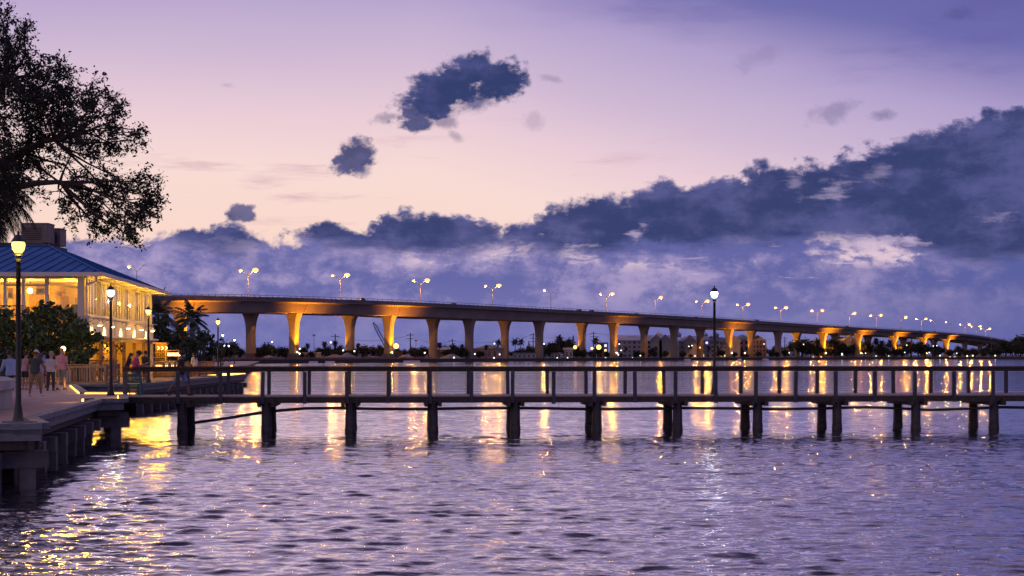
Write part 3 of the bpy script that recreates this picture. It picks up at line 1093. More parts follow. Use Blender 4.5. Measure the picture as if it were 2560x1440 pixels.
def restaurant():
    t = thing('restaurant', 'two storey cream restaurant with blue metal roof and glowing yellow windows', 'building', (-30, 90, ZD))
    fB = (C1 - C0).normalized()
    nB = Vector((fB.y, -fB.x, 0))
    LB = (C1 - C0).length
    zsil, zhead = 5.10, 7.28
    zfl, zcl = 4.62, 7.34

    def PB(s, z, o=0.0):
        q = C0 + fB * s + nB * o
        return Vector((q.x, q.y, z))

    # floors and ceilings
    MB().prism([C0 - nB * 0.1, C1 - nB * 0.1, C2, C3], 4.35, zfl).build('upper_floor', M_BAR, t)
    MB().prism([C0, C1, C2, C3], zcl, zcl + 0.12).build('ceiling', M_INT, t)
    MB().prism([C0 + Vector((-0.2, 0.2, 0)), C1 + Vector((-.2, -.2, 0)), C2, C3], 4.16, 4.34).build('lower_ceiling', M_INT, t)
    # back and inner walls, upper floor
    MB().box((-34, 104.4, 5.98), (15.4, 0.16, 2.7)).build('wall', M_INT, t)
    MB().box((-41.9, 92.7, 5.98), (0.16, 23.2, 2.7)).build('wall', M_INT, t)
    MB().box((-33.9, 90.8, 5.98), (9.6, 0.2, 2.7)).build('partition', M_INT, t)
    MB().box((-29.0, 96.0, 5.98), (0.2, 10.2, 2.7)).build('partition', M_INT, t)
    for x, w in ((-31.05, 0.75), (-29.95, 0.9), (-32.7, 1.1)):
        MB().box((x, 90.66, 5.7), (w, 0.05, 2.1)).build('wall_panel', M_INT2, t)
    for y in (93.0, 96.0, 99.0):
        MB().box((-28.87, y, 5.7), (0.05, 1.6, 2.0)).build('wall_panel', M_INT2, t)
    # downlights
    rng = random.Random(5)
    for i in range(7):
        for j in range(4):
            x, y = -25.6 - j * 2.3, 82.4 + i * 2.0
            if y > 90 and x < -28.8:
                continue
            MB().lathe((x, y, zcl - 0.035), [(0.10, 0), (0.11, 0.03)], 8).build('downlight', M_DOWN, t)
    for x in (-26.2, -30.0, -34.5, -39.0):
        lamp('POINT', t, (x, 85.5, 7.0), 850, INT, 0.3, 'room_light')
    for y in (91.0, 95.5, 100.5):
        lamp('POINT', t, (-27.2, y, 7.0), 90, INT, 0.3, 'room_light')
    # furnishing seen through the front glass
    for px, d, y0, y1, nm, m in ((101, 90.55, 714, 735, 'wall_shelf', M_BAR), (20, 90.55, 720, 745, 'wall_shelf', M_BAR)):
        p0, p1 = W(px - 11, y1, d), W(px + 11, y0, d)
        so_ = MB().box(((p0.x + p1.x) / 2, d, p0.z), (p1.x - p0.x, 0.24, 0.05)).box(((p0.x + p1.x) / 2, d + 0.08, (p0.z + p1.z) / 2), (p1.x - p0.x, 0.04, p1.z - p0.z)).build(nm, m, t)
        bb = MB()
        for k in range(7):
            bb.lathe((p0.x + 0.06 + k * (p1.x - p0.x - .1) / 6.5, d - 0.04, p0.z + 0.027), [(0.035, 0), (0.035, 0.16 + 0.05 * (k % 3)), (0.012, 0.24 + 0.05 * (k % 3)), (0.012, 0.30)], 7)
        bb.build('bottle_row', M_BLACK, so_)
    sb = MB()
    c_ = W(150, 735, 90.5)
    for k in range(18):
        a = k * 2 * math.pi / 18
        r_ = 0.28 + 0.22 * ((k * 7) % 5) / 5
        sb.tube([c_, (c_.x + r_ * math.cos(a), c_.y - 0.05, c_.z + r_ * math.sin(a))], 0.018, 4)
    sb.build('starburst_ornament', M_BAR, t)
    for px in (60, 92, 135, 168, 188):
        c_ = W(px, 800, 83.5)
        ch_ = MB().box((c_.x, c_.y, zfl + 0.45), (0.48, 0.46, 0.06)).box((c_.x, c_.y + 0.22, zfl + 0.78), (0.46, 0.05, 0.6))
        for a in (-.2, .2):
            for b_ in (-.2, .2):
                ch_.box((c_.x + a, c_.y + b_, zfl + 0.21), (0.04, 0.04, 0.42))
        ch_.build('dining_chair', M_BAR, t)
    c_ = W(190, 772, 82.2)
    MB().lathe((c_.x, c_.y, c_.z - 0.3), [(0.38, 0), (0.30, 0.55), (0.02, 0.56)], 14).build('dark_lampshade', M_BLACK, t)
    MB().tube([(c_.x, c_.y, zfl), (c_.x, c_.y, c_.z)], 0.03, 6).build('lamp_stem', M_BLACK, t)
    # chandelier and sconces
    ch = MB()
    cx, cy, cz = gx(75, 84.6), 84.6, EYE + (HOR - 727) / FPX * 84.6
    for k in range(14):
        a = Vector((rng.uniform(-1, 1), rng.uniform(-1, 1), rng.uniform(-1, 1))).normalized() * 0.42
        ch.tube([(cx, cy, cz), (cx + a.x, cy + a.y, cz + a.z)], 0.012, 4)
    ch.tube([(cx, cy, cz), (cx, cy, zcl)], 0.015, 5)
    co = ch.build('chandelier', M_BLACK, t)
    MB().sph((cx, cy, cz), 0.16, 10, 6).build('bulb', M_BULB, co)
    lamp('POINT', t, (cx, cy - 0.5, cz), 90, (1.0, 0.66, 0.2), 0.15)
    # ---- face A (toward the viewer): posts and glazing
    yA = C0.y
    cols = [(-42.0, 0.3), (gx(-60, yA), 0.3), (gx(14, yA), 0.18), (gx(60, yA), 0.16), (gx(118, yA), 0.18), (gx(203, yA), 0.34)]
    for x, w in cols:
        MB().box((x, yA, (zfl + zhead) / 2), (w, 0.22, zhead - zfl)).build('post', M_TRIM, t)
    MB().box(((C3.x + C0.x) / 2, yA + 0.003, zhead + 0.12), (C0.x - C3.x + 0.34, 0.26, 0.24)).build('header_beam', M_TRIM, t)
    zr = EYE + (HOR - 713) / FPX * yA
    MB().box(((cols[2][0] + cols[4][0]) / 2, yA + 0.01, zr), (cols[4][0] - cols[2][0] - 0.17, 0.12, 0.09)).build('transom', M_TRIM, t)
    for (x0, w0), (x1, w1) in zip(cols[:-1], cols[1:]):
        a, b = x0 + w0 / 2, x1 - w1 / 2
        fr = MB()
        for z in (zfl + 0.04, zhead - 0.04):
            fr.box(((a + b) / 2, yA, z), (b - a, 0.08, 0.07))
        fo = fr.build('window', M_TRIM, t)
        MB().box(((a + b) / 2, yA + 0.02, (zfl + zhead) / 2), (b - a - 0.01, 0.012, zhead - zfl - 0.16)).build('pane', M_GLASS, fo)
    # balcony with rail in front of face A
    MB().box(((C3.x + C0.x) / 2 - 0.6, yA - 1.15, 4.48), (C0.x - C3.x - 1.2, 1.9, 0.24)).build('balcony', M_TRIM, t)
    rail = MB()
    yb = yA - 2.0
    for x in np.arange(-41.5, -25.0, 1.3):
        rail.box((x, yb, 5.1), (0.05, 0.05, 1.0))
    for z in (4.75, 4.95, 5.15, 5.35, 5.6):
        rail.tube([(-41.6, yb, z), (-26.8, yb, z)], 0.012 if z < 5.5 else 0.03, 5)
    rail.build('balcony_rail', M_BLACK, t)
    # ---- face B (toward the river): six bays of tall narrow lights
    cols_s = [0.0, 3.9, 7.9, 11.9, 15.9, 19.9, LB]
    for s in cols_s:
        MB().beam(PB(s, zsil - 0.02, 0.0), PB(s, zhead + 0.02, 0.0), 0.26, 0.11, up=nB).build('post', M_TRIM, t)
    MB().beam(PB(-0.15, zhead + 0.13, 0.02), PB(LB + 0.15, zhead + 0.13, 0.02), 0.30, 0.22).build('header_beam', M_TRIM, t)
    for a, b in zip(cols_s[:-1], cols_s[1:]):
        fr = MB()
        nm = 3
        for k in range(1, nm + 1):
            s = a + (b - a) * k / (nm + 1)
            fr.beam(PB(s, zsil, -0.02), PB(s, zhead, -0.02), 0.13, 0.045, up=nB)
        fr.beam(PB(a + 0.14, zsil + 0.06, -0.01), PB(b - 0.14, zsil + 0.06, -0.01), 0.12, 0.10)
        fr.beam(PB(a + 0.14, zhead - 0.05, -0.01), PB(b - 0.14, zhead - 0.05, -0.01), 0.12, 0.10)
        fo = fr.build('window', M_TRIM, t)
        MB().beam(PB(a + 0.13, (zsil + zhead) / 2, -0.07), PB(b - 0.13, (zsil + zhead) / 2, -0.07), 0.012, zhead - zsil - 0.1).build('pane', M_GLASS, fo)
    # spandrel under the windows, both faces
    MB().beam(PB(-0.16, 4.55, 0.0), PB(LB + 0.16, 4.55, 0.0), 0.30, 1.08).build('spandrel', M_WALL, t)
    MB().beam(PB(-0.18, zsil - 0.02, 0.06), PB(LB + 0.18, zsil - 0.02, 0.06), 0.30, 0.07).build('sill', M_TRIM, t)
    for s in cols_s[1:-1]:
        MB().beam(PB(s, 4.02, 0.155), PB(s, 5.05, 0.155), 0.03, 0.03).build('wall_joint', M_CONC_D, t)
    MB().beam(PB(-0.3, 3.98, 0.22), PB(LB + 0.2, 3.98, 0.22), 0.62, 0.10).build('ledge', M_TRIM, t)
    MB().beam(PB(-0.25, 3.82, 0.12), PB(LB + 0.18, 3.82, 0.12), 0.34, 0.22).build('lower_beam', M_BAR, t)
    # ground floor posts and screens, face B
    for s in (0.0, 3.9, 7.9, 11.9, 15.9, 19.9, LB):
        MB().beam(PB(s, ZD, 0.05), PB(s, 3.71, 0.05), 0.22, 0.2, up=nB).build('post', M_BAR if 0 < s < LB else M_TRIM, t)
    for k, (a, b) in enumerate(((4.2, 7.6), (8.3, 11.6), (12.3, 15.6), (16.3, 19.6), (20.2, LB - .3))):
        MB().beam(PB(a, 2.5, -2.4), PB(b, 2.5, -2.4), 0.06, 2.2).build('screen', M_INT2, t)
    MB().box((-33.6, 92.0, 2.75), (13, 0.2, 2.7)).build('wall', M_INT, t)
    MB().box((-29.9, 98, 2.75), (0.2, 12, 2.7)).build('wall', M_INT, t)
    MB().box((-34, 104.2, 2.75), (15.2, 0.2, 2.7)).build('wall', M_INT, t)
    for x in (-25, -29.5, -34, -38.5):
        MB().box((x, yA + 0.1, 2.8), (0.24, 0.24, 2.85)).build('post', M_TRIM, t)
    for x, y in ((-26.5, 83), (-31, 83), (-36, 83.5), (-26.6, 88), (-27.2, 94), (-27.8, 100)):
        lamp('POINT', t, (x, y, 3.7), 200, (1.0, 0.52, 0.06), 0.25, 'patio_light')
    # bar counter inside the ground floor
    MB().beam(PB(0.6, ZD + 1.05, -0.9), PB(7.4, ZD + 1.05, -0.9), 0.55, 0.09).build('counter_top', M_BAR, t)
    MB().beam(PB(0.7, ZD + 0.5, -1.0), PB(7.3, ZD + 0.5, -1.0), 0.3, 1.0).build('counter_front', M_BAR, t)
    # ---- hip roof
    E1 = Vector((gx(257, 79.9), 79.9, 7.42))
    E2 = Vector((gx(426, 106.2), 106.2, 7.42))
    E0 = Vector((-43.5, 79.9, 7.42))
    E3 = Vector((-43.5, 106.2, 7.42))
    T1 = Vector((gx(125, 89.3), 89.3, EYE + (HOR - 617) / FPX * 89.3))
    T2 = Vector((gx(163, 96.0), 96.0, T1.z))
    T0 = Vector((-38.5, 89.3, T1.z))
    T3 = Vector((-38.5, 96.0, T1.z))
    rf = MB()
    rf.add([E0, E1, E2, E3, T0, T1, T2, T3], [(0, 1, 5, 4), (1, 2, 6, 5), (2, 3, 7, 6), (3, 0, 4, 7), (4, 5, 6, 7)])
    ro = rf.build('roof', M_ROOF, t)
    up = Vector((0, 0, 0.05))
    seam = MB()

    def seams(a0, a1, b0, b1, n):
        """standing seams square to the eave a0-a1, clipped by the hips to the ridge b0-b1"""
        ex = (a1 - a0).normalized()
        L = (a1 - a0).length
        u0, u1 = (b0 - a0).dot(ex), (b1 - a0).dot(ex)
        perp = (b0 - a0) - ex * u0
        for k in range(1, n):
            u = L * k / n
            f = 1.0
            if u < u0:
                f = u / u0
            if u > u1:
                f = min(f, (L - u) / (L - u1))
            p = a0 + ex * u
            seam.beam(p + up * 0.6, p + perp * f + up * 0.6, 0.035, 0.06)
    seams(E0, E1, T0, T1, 30)
    seams(E1, E2, T1, T2, 40)
    for a, b in ((E1, T1), (E2, T2), (T0, T1), (T1, T2)):
        seam.beam(a + up * 0.6, b + up * 0.6, 0.16, 0.05)
    seam.build('roof_seam', M_ROOF, ro)
    # fascia, gutter and soffit
    so = MB()
    wz = zhead + 0.235
    so.prism([E0, E1, E2, E3], 7.30, 7.315)
    so.build('soffit', M_TRIM, t)
    for a, b in ((E0, E1), (E1, E2)):
        ex = (b - a).normalized()
        MB().beam(a + Vector((0, 0, -0.03)) - ex * 0.05, b + Vector((0, 0, -0.03)) + ex * 0.03, 0.07, 0.22).build('fascia', M_TRIM, t)
    for s in (0.8, 5.9, 9.9, 13.9, 17.9, 22.0):
        p = PB(s, 7.27, 0.62)
        MB().lathe((p.x, p.y, p.z), [(0.07, 0), (0.08, 0.03)], 8).build('soffit_disc', M_TRIM, t)  # made-up unlit disc above the added fill light
        lamp('POINT', t, (p.x + nB.x * .5, p.y + nB.y * .5, p.z - 0.85), 135, (1.0, 0.50, 0.022), 0.1, 'soffit_fill')  # added fill light with no fixture, yellows the soffit and mullions
    # camera under the corner of the eave
    c = MB().tube([(E1.x - 0.45, E1.y + 0.3, 7.3), (E1.x - 0.45, E1.y + 0.3, 7.0), (E1.x - 0.8, E1.y - 0.1, 6.82)], 0.07, 8)
    c.build('security_camera', M_TRIM, t, True)
    # plinth and air conditioning boxes on the roof
    MB().box((-32.4, 92.6, T1.z + 0.16), (6.0, 5.2, 0.30)).build('roof_curb', M_CONC_D, t)


restaurant()
M_AC = mat('hvac_metal', (0.16, 0.13, 0.12), 0.6, 0.3, var=0.15)
for px0, px1, y0, y1, d, lab in ((55, 122, 560, 607, 92.5, 'large grey air conditioning box on the restaurant roof'), (124, 152, 573, 614, 94.5, 'smaller air conditioning box on the restaurant roof edge')):
    x0, x1 = gx(px0, d), gx(px1, d)
    z0, z1 = EYE + (HOR - y1) / FPX * d, EYE + (HOR - y0) / FPX * d
    a = thing('air_conditioner', lab, 'air conditioner', ((x0 + x1) / 2, d, z0))
    w = x1 - x0
    MB().box(((x0 + x1) / 2, d + 0.5, (z0 + z1) / 2), (w, 1.3, z1 - z0)).build('housing', M_AC, a)
    g = MB()
    for k in range(7):
        g.box((x0 + w * 0.4, d - 0.165, z0 + 0.2 + k * (z1 - z0 - 0.35) / 7), (w * 0.7, 0.03, 0.05))
    g.build('grille', M_BLACK, a)
    MB().box((x1 - 0.16, d - 0.163, z1 - 0.25), (0.16, 0.02, 0.3)).build('service_panel', M_STEEL, a)
    MB().box(((x0 + x1) / 2, d + 0.5, z1 + 0.03), (w + 0.06, 1.36, 0.06)).build('top_cover', M_AC, a)

# gooseneck lamps on the river face
fB = (C1 - C0).normalized()
nB = Vector((fB.y, -fB.x, 0))
for px, lab in ((222, 'first gooseneck wall lamp, half hidden by the shrub'), (254, 'gooseneck wall lamp just left of the pier lamp post'), (296, 'gooseneck wall lamp just right of the pier lamp post'), (330, 'gooseneck wall lamp second from the far corner'), (359, 'gooseneck wall lamp nearest the far corner of the restaurant')):
    r = (px - 1280) / FPX
    s = (r * C0.y - C0.x) / (fB.x - r * fB.y)
    p = C0 + fB * s
    z = 4.78
    t = thing('wall_lamp', lab, 'wall lamp', (p.x, p.y, z), 'gooseneck lamps on the restaurant wall')

    def q(o, dz):
        v = p + nB * o
        return Vector((v.x, v.y, z + dz))
    MB().tube([q(0.15, 0.05), q(0.3, 0.16), q(0.5, 0.15), q(0.62, 0.02)], 0.022, 6).build('arm', M_STEEL, t)
    sh = q(0.62, -0.05)
    MB().lathe((sh.x, sh.y, sh.z - 0.16), [(0.24, 0.0), (0.13, 0.13), (0.06, 0.19), (0.035, 0.23)], 12).build('shade', M_WHITE, t)
    MB().sph((sh.x, sh.y, sh.z - 0.15), (0.13, 0.13, 0.06), 8, 5).build('bulb', M_BULB, t)
    b = q(0.50, -0.26)
    lamp('SPOT', t, b, 240, (1.0, 0.66, 0.22), 0.1, aim=q(0.10, -0.9), spot=130, blend=0.8)

# wall fans in the open ground floor
for px, d, lab in ((262, 85.5, 'round wall fan left of the pier lamp post'), (298, 91, 'round wall fan right of the pier lamp post')):
    p = W(px, 871, d)
    t = thing('wall_fan', lab, 'fan', tuple(p))
    MB().tube([(p.x + 0.34 * math.cos(a), p.y, p.z + 0.34 * math.sin(a)) for a in np.linspace(0, 6.283, 17)], 0.02, 5, False).build('guard', M_BLACK, t)
    bl = MB()
    for k in range(4):
        a = k * math.pi / 2 + 0.4
        bl.add([(p.x, p.y, p.z), (p.x + .3 * math.cos(a), p.y + .03, p.z + .3 * math.sin(a)), (p.x + .3 * math.cos(a + .7), p.y - .03, p.z + .3 * math.sin(a + .7))], [(0, 1, 2)])
    bl.sph((p.x, p.y, p.z), 0.07, 8, 5)
    bl.build('blade', M_BLACK, t)
    MB().tube([(p.x, p.y, p.z), (p.x, p.y + 0.3, p.z), (p.x, p.y + 0.3, 4.16)], 0.02, 5).build('bracket', M_BLACK, t)


# ------------------------------------------------------------------ patio: fences, bar, umbrella, furniture
def fence(a, b, label, slats='v', h=0.98, mat_=None, name='patio_fence', gap=0.14, group=None):
    a, b = Vector((*a, ZD)), Vector((*b, ZD))
    d = (b - a)
    L = d.length
    d.normalize()
    t = thing(name, label, 'fence', tuple(a), group)
    m = mat_ or M_FEN
    up = Vector((0, 0, 1))
    k = max(1, round(L / 2.4))
    for i in range(k + 1):
        p = a + d * (L * i / k)
        MB().box((p.x, p.y, ZD + (h + 0.03) / 2), (0.10, 0.10, h + 0.03), math.atan2(d.y, d.x)).build('post', m, t)
    MB().beam(a + up * (h + 0.05), b + up * (h + 0.05), 0.15, 0.04).build('top_rail', m, t)
    MB().beam(a + up * (h - 0.06), b + up * (h - 0.06), 0.045, 0.10).build('upper_rail', m, t)
    MB().beam(a + up * 0.10, b + up * 0.10, 0.045, 0.10).build('lower_rail', m, t)
    s = MB()
    if slats == 'v':
        x = gap
        while x < L - 0.05:
            p = a + d * x
            s.beam(p + up * 0.155, p + up * (h - 0.115), 0.045, 0.035)
            x += gap
    elif slats == 'solid':
        x = 0.1
        while x < L - 0.1:
            p = a + d * x
            s.beam(p + up * 0.155, p + up * (h - 0.115), 0.135, 0.03, up=(d.y, -d.x, 0))
            x += 0.145
    else:
        for j in range(6):
            z = 0.2 + j * (h - 0.36) / 5
            s.beam(a + up * z, b + up * z, 0.03, 0.045)
    s.build('infill', m, t)
    return t


M_FEN = mat('fence_timber', (0.24, 0.17, 0.11), 0.75, var=0.25, scale=3, stretch=(4, 4, 1))
fence((gx(40, 73.2), 73.2), (gx(263, 73.2), 73.2), 'brown baluster fence behind the standing group')
fence((gx(267, 73.4), 73.4), (gx(297, 76.0), 76.0), 'short fence panel with horizontal slats behind the lamp post', slats='h')
fence((gx(385, 93), 93), (gx(470, 95), 95), 'dark baluster fence in front of the glowing bar', gap=0.12)
fence((gx(459, 97), 97), (gx(534, 107), 107), 'solid orange brown fence at the end of the boardwalk', slats='solid', mat_=mat('orange_timber', (0.34, 0.13, 0.05), 0.7, var=0.25, scale=2))


def outdoor_bar():
    d = 97.0
    t = thing('outdoor_bar', 'timber outdoor bar with glowing arched bottle shelf', 'bar', (gx(430, d), d, ZD))
    x0, x1, x2 = gx(374, d), gx(404, d), gx(440, d)
    MB().box(((x0 + x1) / 2, d + 1.6, ZD + 1.15), (x1 - x0, 0.12, 2.3)).build('back_panel', M_BAR, t)
    MB().box(((x0 + x1) / 2, d + 1.35, ZD + 2.32), (x1 - x0 + 0.2, 0.7, 0.08)).build('top_board', M_BAR, t)
    lt = glow('shelf_light', (1.0, 0.60, 0.20), 3.0)
    for k in range(3):
        x = x0 + (k + 0.55) * (x1 - x0) / 3
        pts = [(x + 0.13 * math.cos(a), d + 1.5, ZD + 1.98 + 0.10 * math.sin(a)) for a in np.linspace(-1.5, 1.5, 9)]
        MB().tube(pts, 0.03, 5).build('niche_light', lt, t)
    for z in (1.05, 1.35, 1.65):
        MB().box(((x0 + x1) / 2, d + 1.4, ZD + z), (x1 - x0 - 0.05, 0.3, 0.035)).build('shelf', M_BAR, t)
    MB().box(((x0 + x1) / 2, d + 1.2, ZD + 0.72), (x1 - x0, 0.05, 0.30)).build('light_panel', lt, t)
    MB().box(((x1 + x2) / 2, d, ZD + 1.08), (x2 - x1, 0.7, 0.08)).build('counter_top', M_FEN, t)
    MB().box(((x1 + x2) / 2, d + 0.15, ZD + 0.52), (x2 - x1 - 0.1, 0.3, 1.03)).build('counter_front', M_FEN, t)
    for k in range(3):
        MB().box((x1 + 0.35 + k * 0.38, d - 0.012, ZD + 0.8), (0.2, 0.02, 0.32)).build('front_light', lt, t)
    MB().box(((x1 + x2) / 2 + 0.15, d + 0.9, ZD + 1.55), (0.9, 0.05, 0.22)).build('light_panel', glow('bar_tube', (1.0, 0.66, 0.32), 2.2), t)
    MB().box(((x1 + x2) / 2, d + 1.0, ZD + 1.82), (x2 - x1, 0.3, 0.06)).build('canopy', M_FEN, t)
    for x in (x1 + 0.05, x2 - 0.05):
        MB().box((x, d + 0.97, ZD + 0.9), (0.08, 0.08, 1.78)).build('post', M_FEN, t)
    lamp('POINT', t, ((x0 + x1) / 2, d + 0.6, ZD + 1.9), 90, INT, 0.2)
    lamp('POINT', t, ((x1 + x2) / 2, d - 1.2, ZD + 2.2), 150, INT, 0.2)
    bt = mat('bottle_glass', (0.10, 0.05, 0.02), 0.2)
    rng = random.Random(9)
    for z, nm in ((1.07, 'lowest'), (1.37, 'middle'), (1.67, 'top')):
        for k in range(5):
            x = x0 + 0.12 + k * (x1 - x0 - 0.2) / 4.4
            b = MB().lathe((x, d + 1.36, ZD + z), [(0.035, 0), (0.037, 0.15), (0.014, 0.2), (0.013, 0.245)], 8).build('bottle', bt, None, True, at=(x, d + 1.36, ZD + z))
            tag(b, 'dark bottle on the %s shelf of the outdoor bar' % nm, 'bottle', 'bottles on the bar shelves')


outdoor_bar()


def umbrella():
    p = W(370, 850, 113)
    t = thing('patio_umbrella', 'closed down purple patio umbrella at the restaurant corner', 'umbrella', (p.x, p.y, ZD))
    t['label'] = 'purple patio umbrella by the far restaurant corner'
    MB().tube([(p.x, p.y, ZD), (p.x, p.y, ZD + 2.95)], 0.03, 6).build('pole', M_STEEL, t)
    rings = []
    for r, z in ((0.8, 2.45), (0.42, 2.72), (0.05, 2.95)):
        rings.append([(p.x + r * math.cos(k * math.pi / 4), p.y + r * math.sin(k * math.pi / 4), ZD + z) for k in range(8)])
    MB().loft(rings).build('canopy', mat('purple_canvas', (0.16, 0.10, 0.20), 0.9), t)


umbrella()


def patio_chair(x, y, rz, lab, wood):
    t = thing('patio_chair', lab, 'chair', (x, y, ZD), 'chairs on the restaurant patio')
    c, s = math.cos(rz), math.sin(rz)

    def q(a, b, z):
        return (x + a * c - b * s, y + a * s + b * c, ZD + z)
    MB().beam(q(-.22, 0, .45), q(.22, 0, .45), 0.44, 0.05).build('seat', wood, t)
    rings = []
    pts = [q(0.21 * math.cos(a), 0.22, 0.5 + 0.46 * math.sin(a)) for a in np.linspace(0, math.pi, 9)]
    MB().tube(pts, 0.03, 6).build('backrest', wood, t)
    for a in (-.2, .2):
        for b in (-.2, .2):
            MB().tube([q(a, b, 0), q(a * .9, b * .9, .43)], 0.018, 5).build('leg', wood, t)


M_ORWOOD = mat('rattan', (0.40, 0.20, 0.08), 0.6, var=0.2)
patio_chair(gx(292, 80), 80, 0.5, 'rounded rattan chair beside the fan', M_ORWOOD)
patio_chair(gx(272, 78), 78, -0.3, 'rattan chair half behind the pier lamp post', M_ORWOOD)
pt = thing('patio_table', 'dark high table behind the baluster fence', 'table', (gx(252, 78.5), 78.5, ZD))
MB().box((gx(252, 78.5), 78.5, ZD + 1.2), (1.7, 0.7, 0.07)).build('table_top', M_BAR, pt)
for a in (-.75, .75):
    for b in (-.28, .28):
        MB().box((gx(252, 78.5) + a, 78.5 + b, ZD + 0.58), (0.07, 0.07, 1.16)).build('leg', M_BAR, pt)


# ------------------------------------------------------------------ sandwich board at the pier entrance
def text_mesh(body, size, loc, material, parent, name='lettering', rz=0.0):
    cu = bpy.data.curves.new(name, 'FONT')
    cu.body = body
    cu.size = size
    cu.extrude = 0.003
    cu.align_x = 'CENTER'
    tmp = bpy.data.objects.new(name, cu)
    COL.objects.link(tmp)
    dg = C.evaluated_depsgraph_get()
    me = bpy.data.meshes.new_from_object(tmp.evaluated_get(dg))
    bpy.data.objects.remove(tmp)
    me.materials.clear()
    me.materials.append(material)
    o = bpy.data.objects.new(name, me)
    COL.objects.link(o)
    o.parent = parent
    o.rotation_euler = (R(90), 0, rz)
    o.location = Vector(loc) - ORG[parent]
    ORG[o] = Vector(loc)
    return o


def sign():
    d = 54.1
    x = gx(334, d)
    t = thing('sandwich_board', 'green and teal price board standing at the pier entrance', 'sign', (x, d, ZD))
    teal = mat('teal_frame', (0.03, 0.16, 0.20), 0.5)
    grn = mat('green_board', (0.02, 0.085, 0.035), 0.5, var=0.2)
    for s in (-1, 1):
        MB().beam((x + s * 0.245, d - 0.02, ZD + 0.0), (x + s * 0.245, d + 0.06, ZD + 0.80), 0.04, 0.04).build('frame', teal, t)
        MB().beam((x + s * 0.245, d + 0.42, ZD + 0.0), (x + s * 0.245, d + 0.09, ZD + 0.80), 0.04, 0.04).build('rear_leg', teal, t)
    MB().box((x, d + 0.05, ZD + 0.80), (0.53, 0.07, 0.04)).build('frame', teal, t)
    MB().box((x, d + 0.012, ZD + 0.46), (0.45, 0.02, 0.03)).build('divider', M_WHITE, t)
    MB().box((x, d + 0.03, ZD + 0.63), (0.45, 0.02, 0.30)).build('upper_panel', grn, t)
    MB().box((x, d + 0.01, ZD + 0.285), (0.45, 0.02, 0.31)).build('lower_panel', grn, t)
    MB().box((x - 0.03, d - 0.01, ZD + 0.11), (0.36, 0.02, 0.03)).build('price_strip', mat('yellow_strip', (0.55, 0.40, 0.12), 0.6), t)
    yl = mat('olive_disc', (0.35, 0.30, 0.12), 0.6)
    MB().tube([(x - 0.12, d + 0.012, ZD + 0.64), (x - 0.12, d + 0.019, ZD + 0.64)], 0.085, 16).build('emblem', yl, t)
    lt = mat('pale_lettering', (0.45, 0.50, 0.30), 0.7)
    text_mesh('$10', 0.15, (x + 0.09, d + 0.015, ZD + 0.63), lt, t)
    ln = MB()
    for z, w in ((0.565, 0.22), (0.535, 0.18)):
        ln.box((x + 0.09, d + 0.017, ZD + z), (w, 0.004, 0.012))
    for z, w in ((0.405, 0.32), (0.37, 0.24), (0.335, 0.34)):
        ln.box((x, d - 0.003, ZD + z), (w, 0.004, 0.014))
    ln.build('small_print', lt, t)
    bun = MB().sph((x - 0.01, d - 0.003, ZD + 0.235), (0.15, 0.006, 0.03), 14, 6).sph((x - 0.01, d - 0.003, ZD + 0.175), (0.13, 0.006, 0.018), 14, 6)
    bun.build('bun_picture', mat('bun_paint', (0.55, 0.36, 0.20), 0.7), t)
    MB().sph((x - 0.01, d - 0.005, ZD + 0.205), (0.14, 0.007, 0.018), 14, 6).build('filling_picture', mat('filling_paint', (0.40, 0.12, 0.03), 0.7), t)


sign()
# ------------------------------------------------------------------ people
M_SKIN = {k: mat('skin_' + k, c, 0.55, var=0.08) for k, c in (('fair', (0.50, 0.31, 0.22)), ('tan', (0.36, 0.20, 0.13)), ('brown', (0.22, 0.12, 0.075)))}
M_HAIR_D = mat('dark_hair', (0.018, 0.013, 0.012), 0.6)
M_HAIR_B = mat('brown_hair', (0.07, 0.04, 0.025), 0.6)
M_HAIR_G = mat('grey_hair', (0.35, 0.32, 0.30), 0.7)
M_EYE = mat('eye_dark', (0.02, 0.015, 0.012), 0.3)
M_LIP = mat('lip_colour', (0.30, 0.11, 0.09), 0.5)


def cloth(name, col):
    return mat('cloth_' + name, col, 0.9, var=0.14, scale=7)


def remesh(mb, name, material, parent, voxel):
    o = mb.build(name + '_tmp', material, parent)
    md = o.modifiers.new('r', 'REMESH')
    md.mode = 'VOXEL'
    md.voxel_size = voxel
    md.use_smooth_shade = True
    sm_ = o.modifiers.new('s', 'SMOOTH')
    sm_.factor = 0.5
    sm_.iterations = 2
    dg = C.evaluated_depsgraph_get()
    me = bpy.data.meshes.new_from_object(o.evaluated_get(dg))
    me.name = name
    r = bpy.data.objects.new(name, me)
    COL.objects.link(r)
    r.parent = parent
    ORG[r] = ORG[parent]
    old = o.data
    bpy.data.objects.remove(o)
    bpy.data.meshes.remove(old)
    if not me.materials:
        me.materials.append(material)
    return r


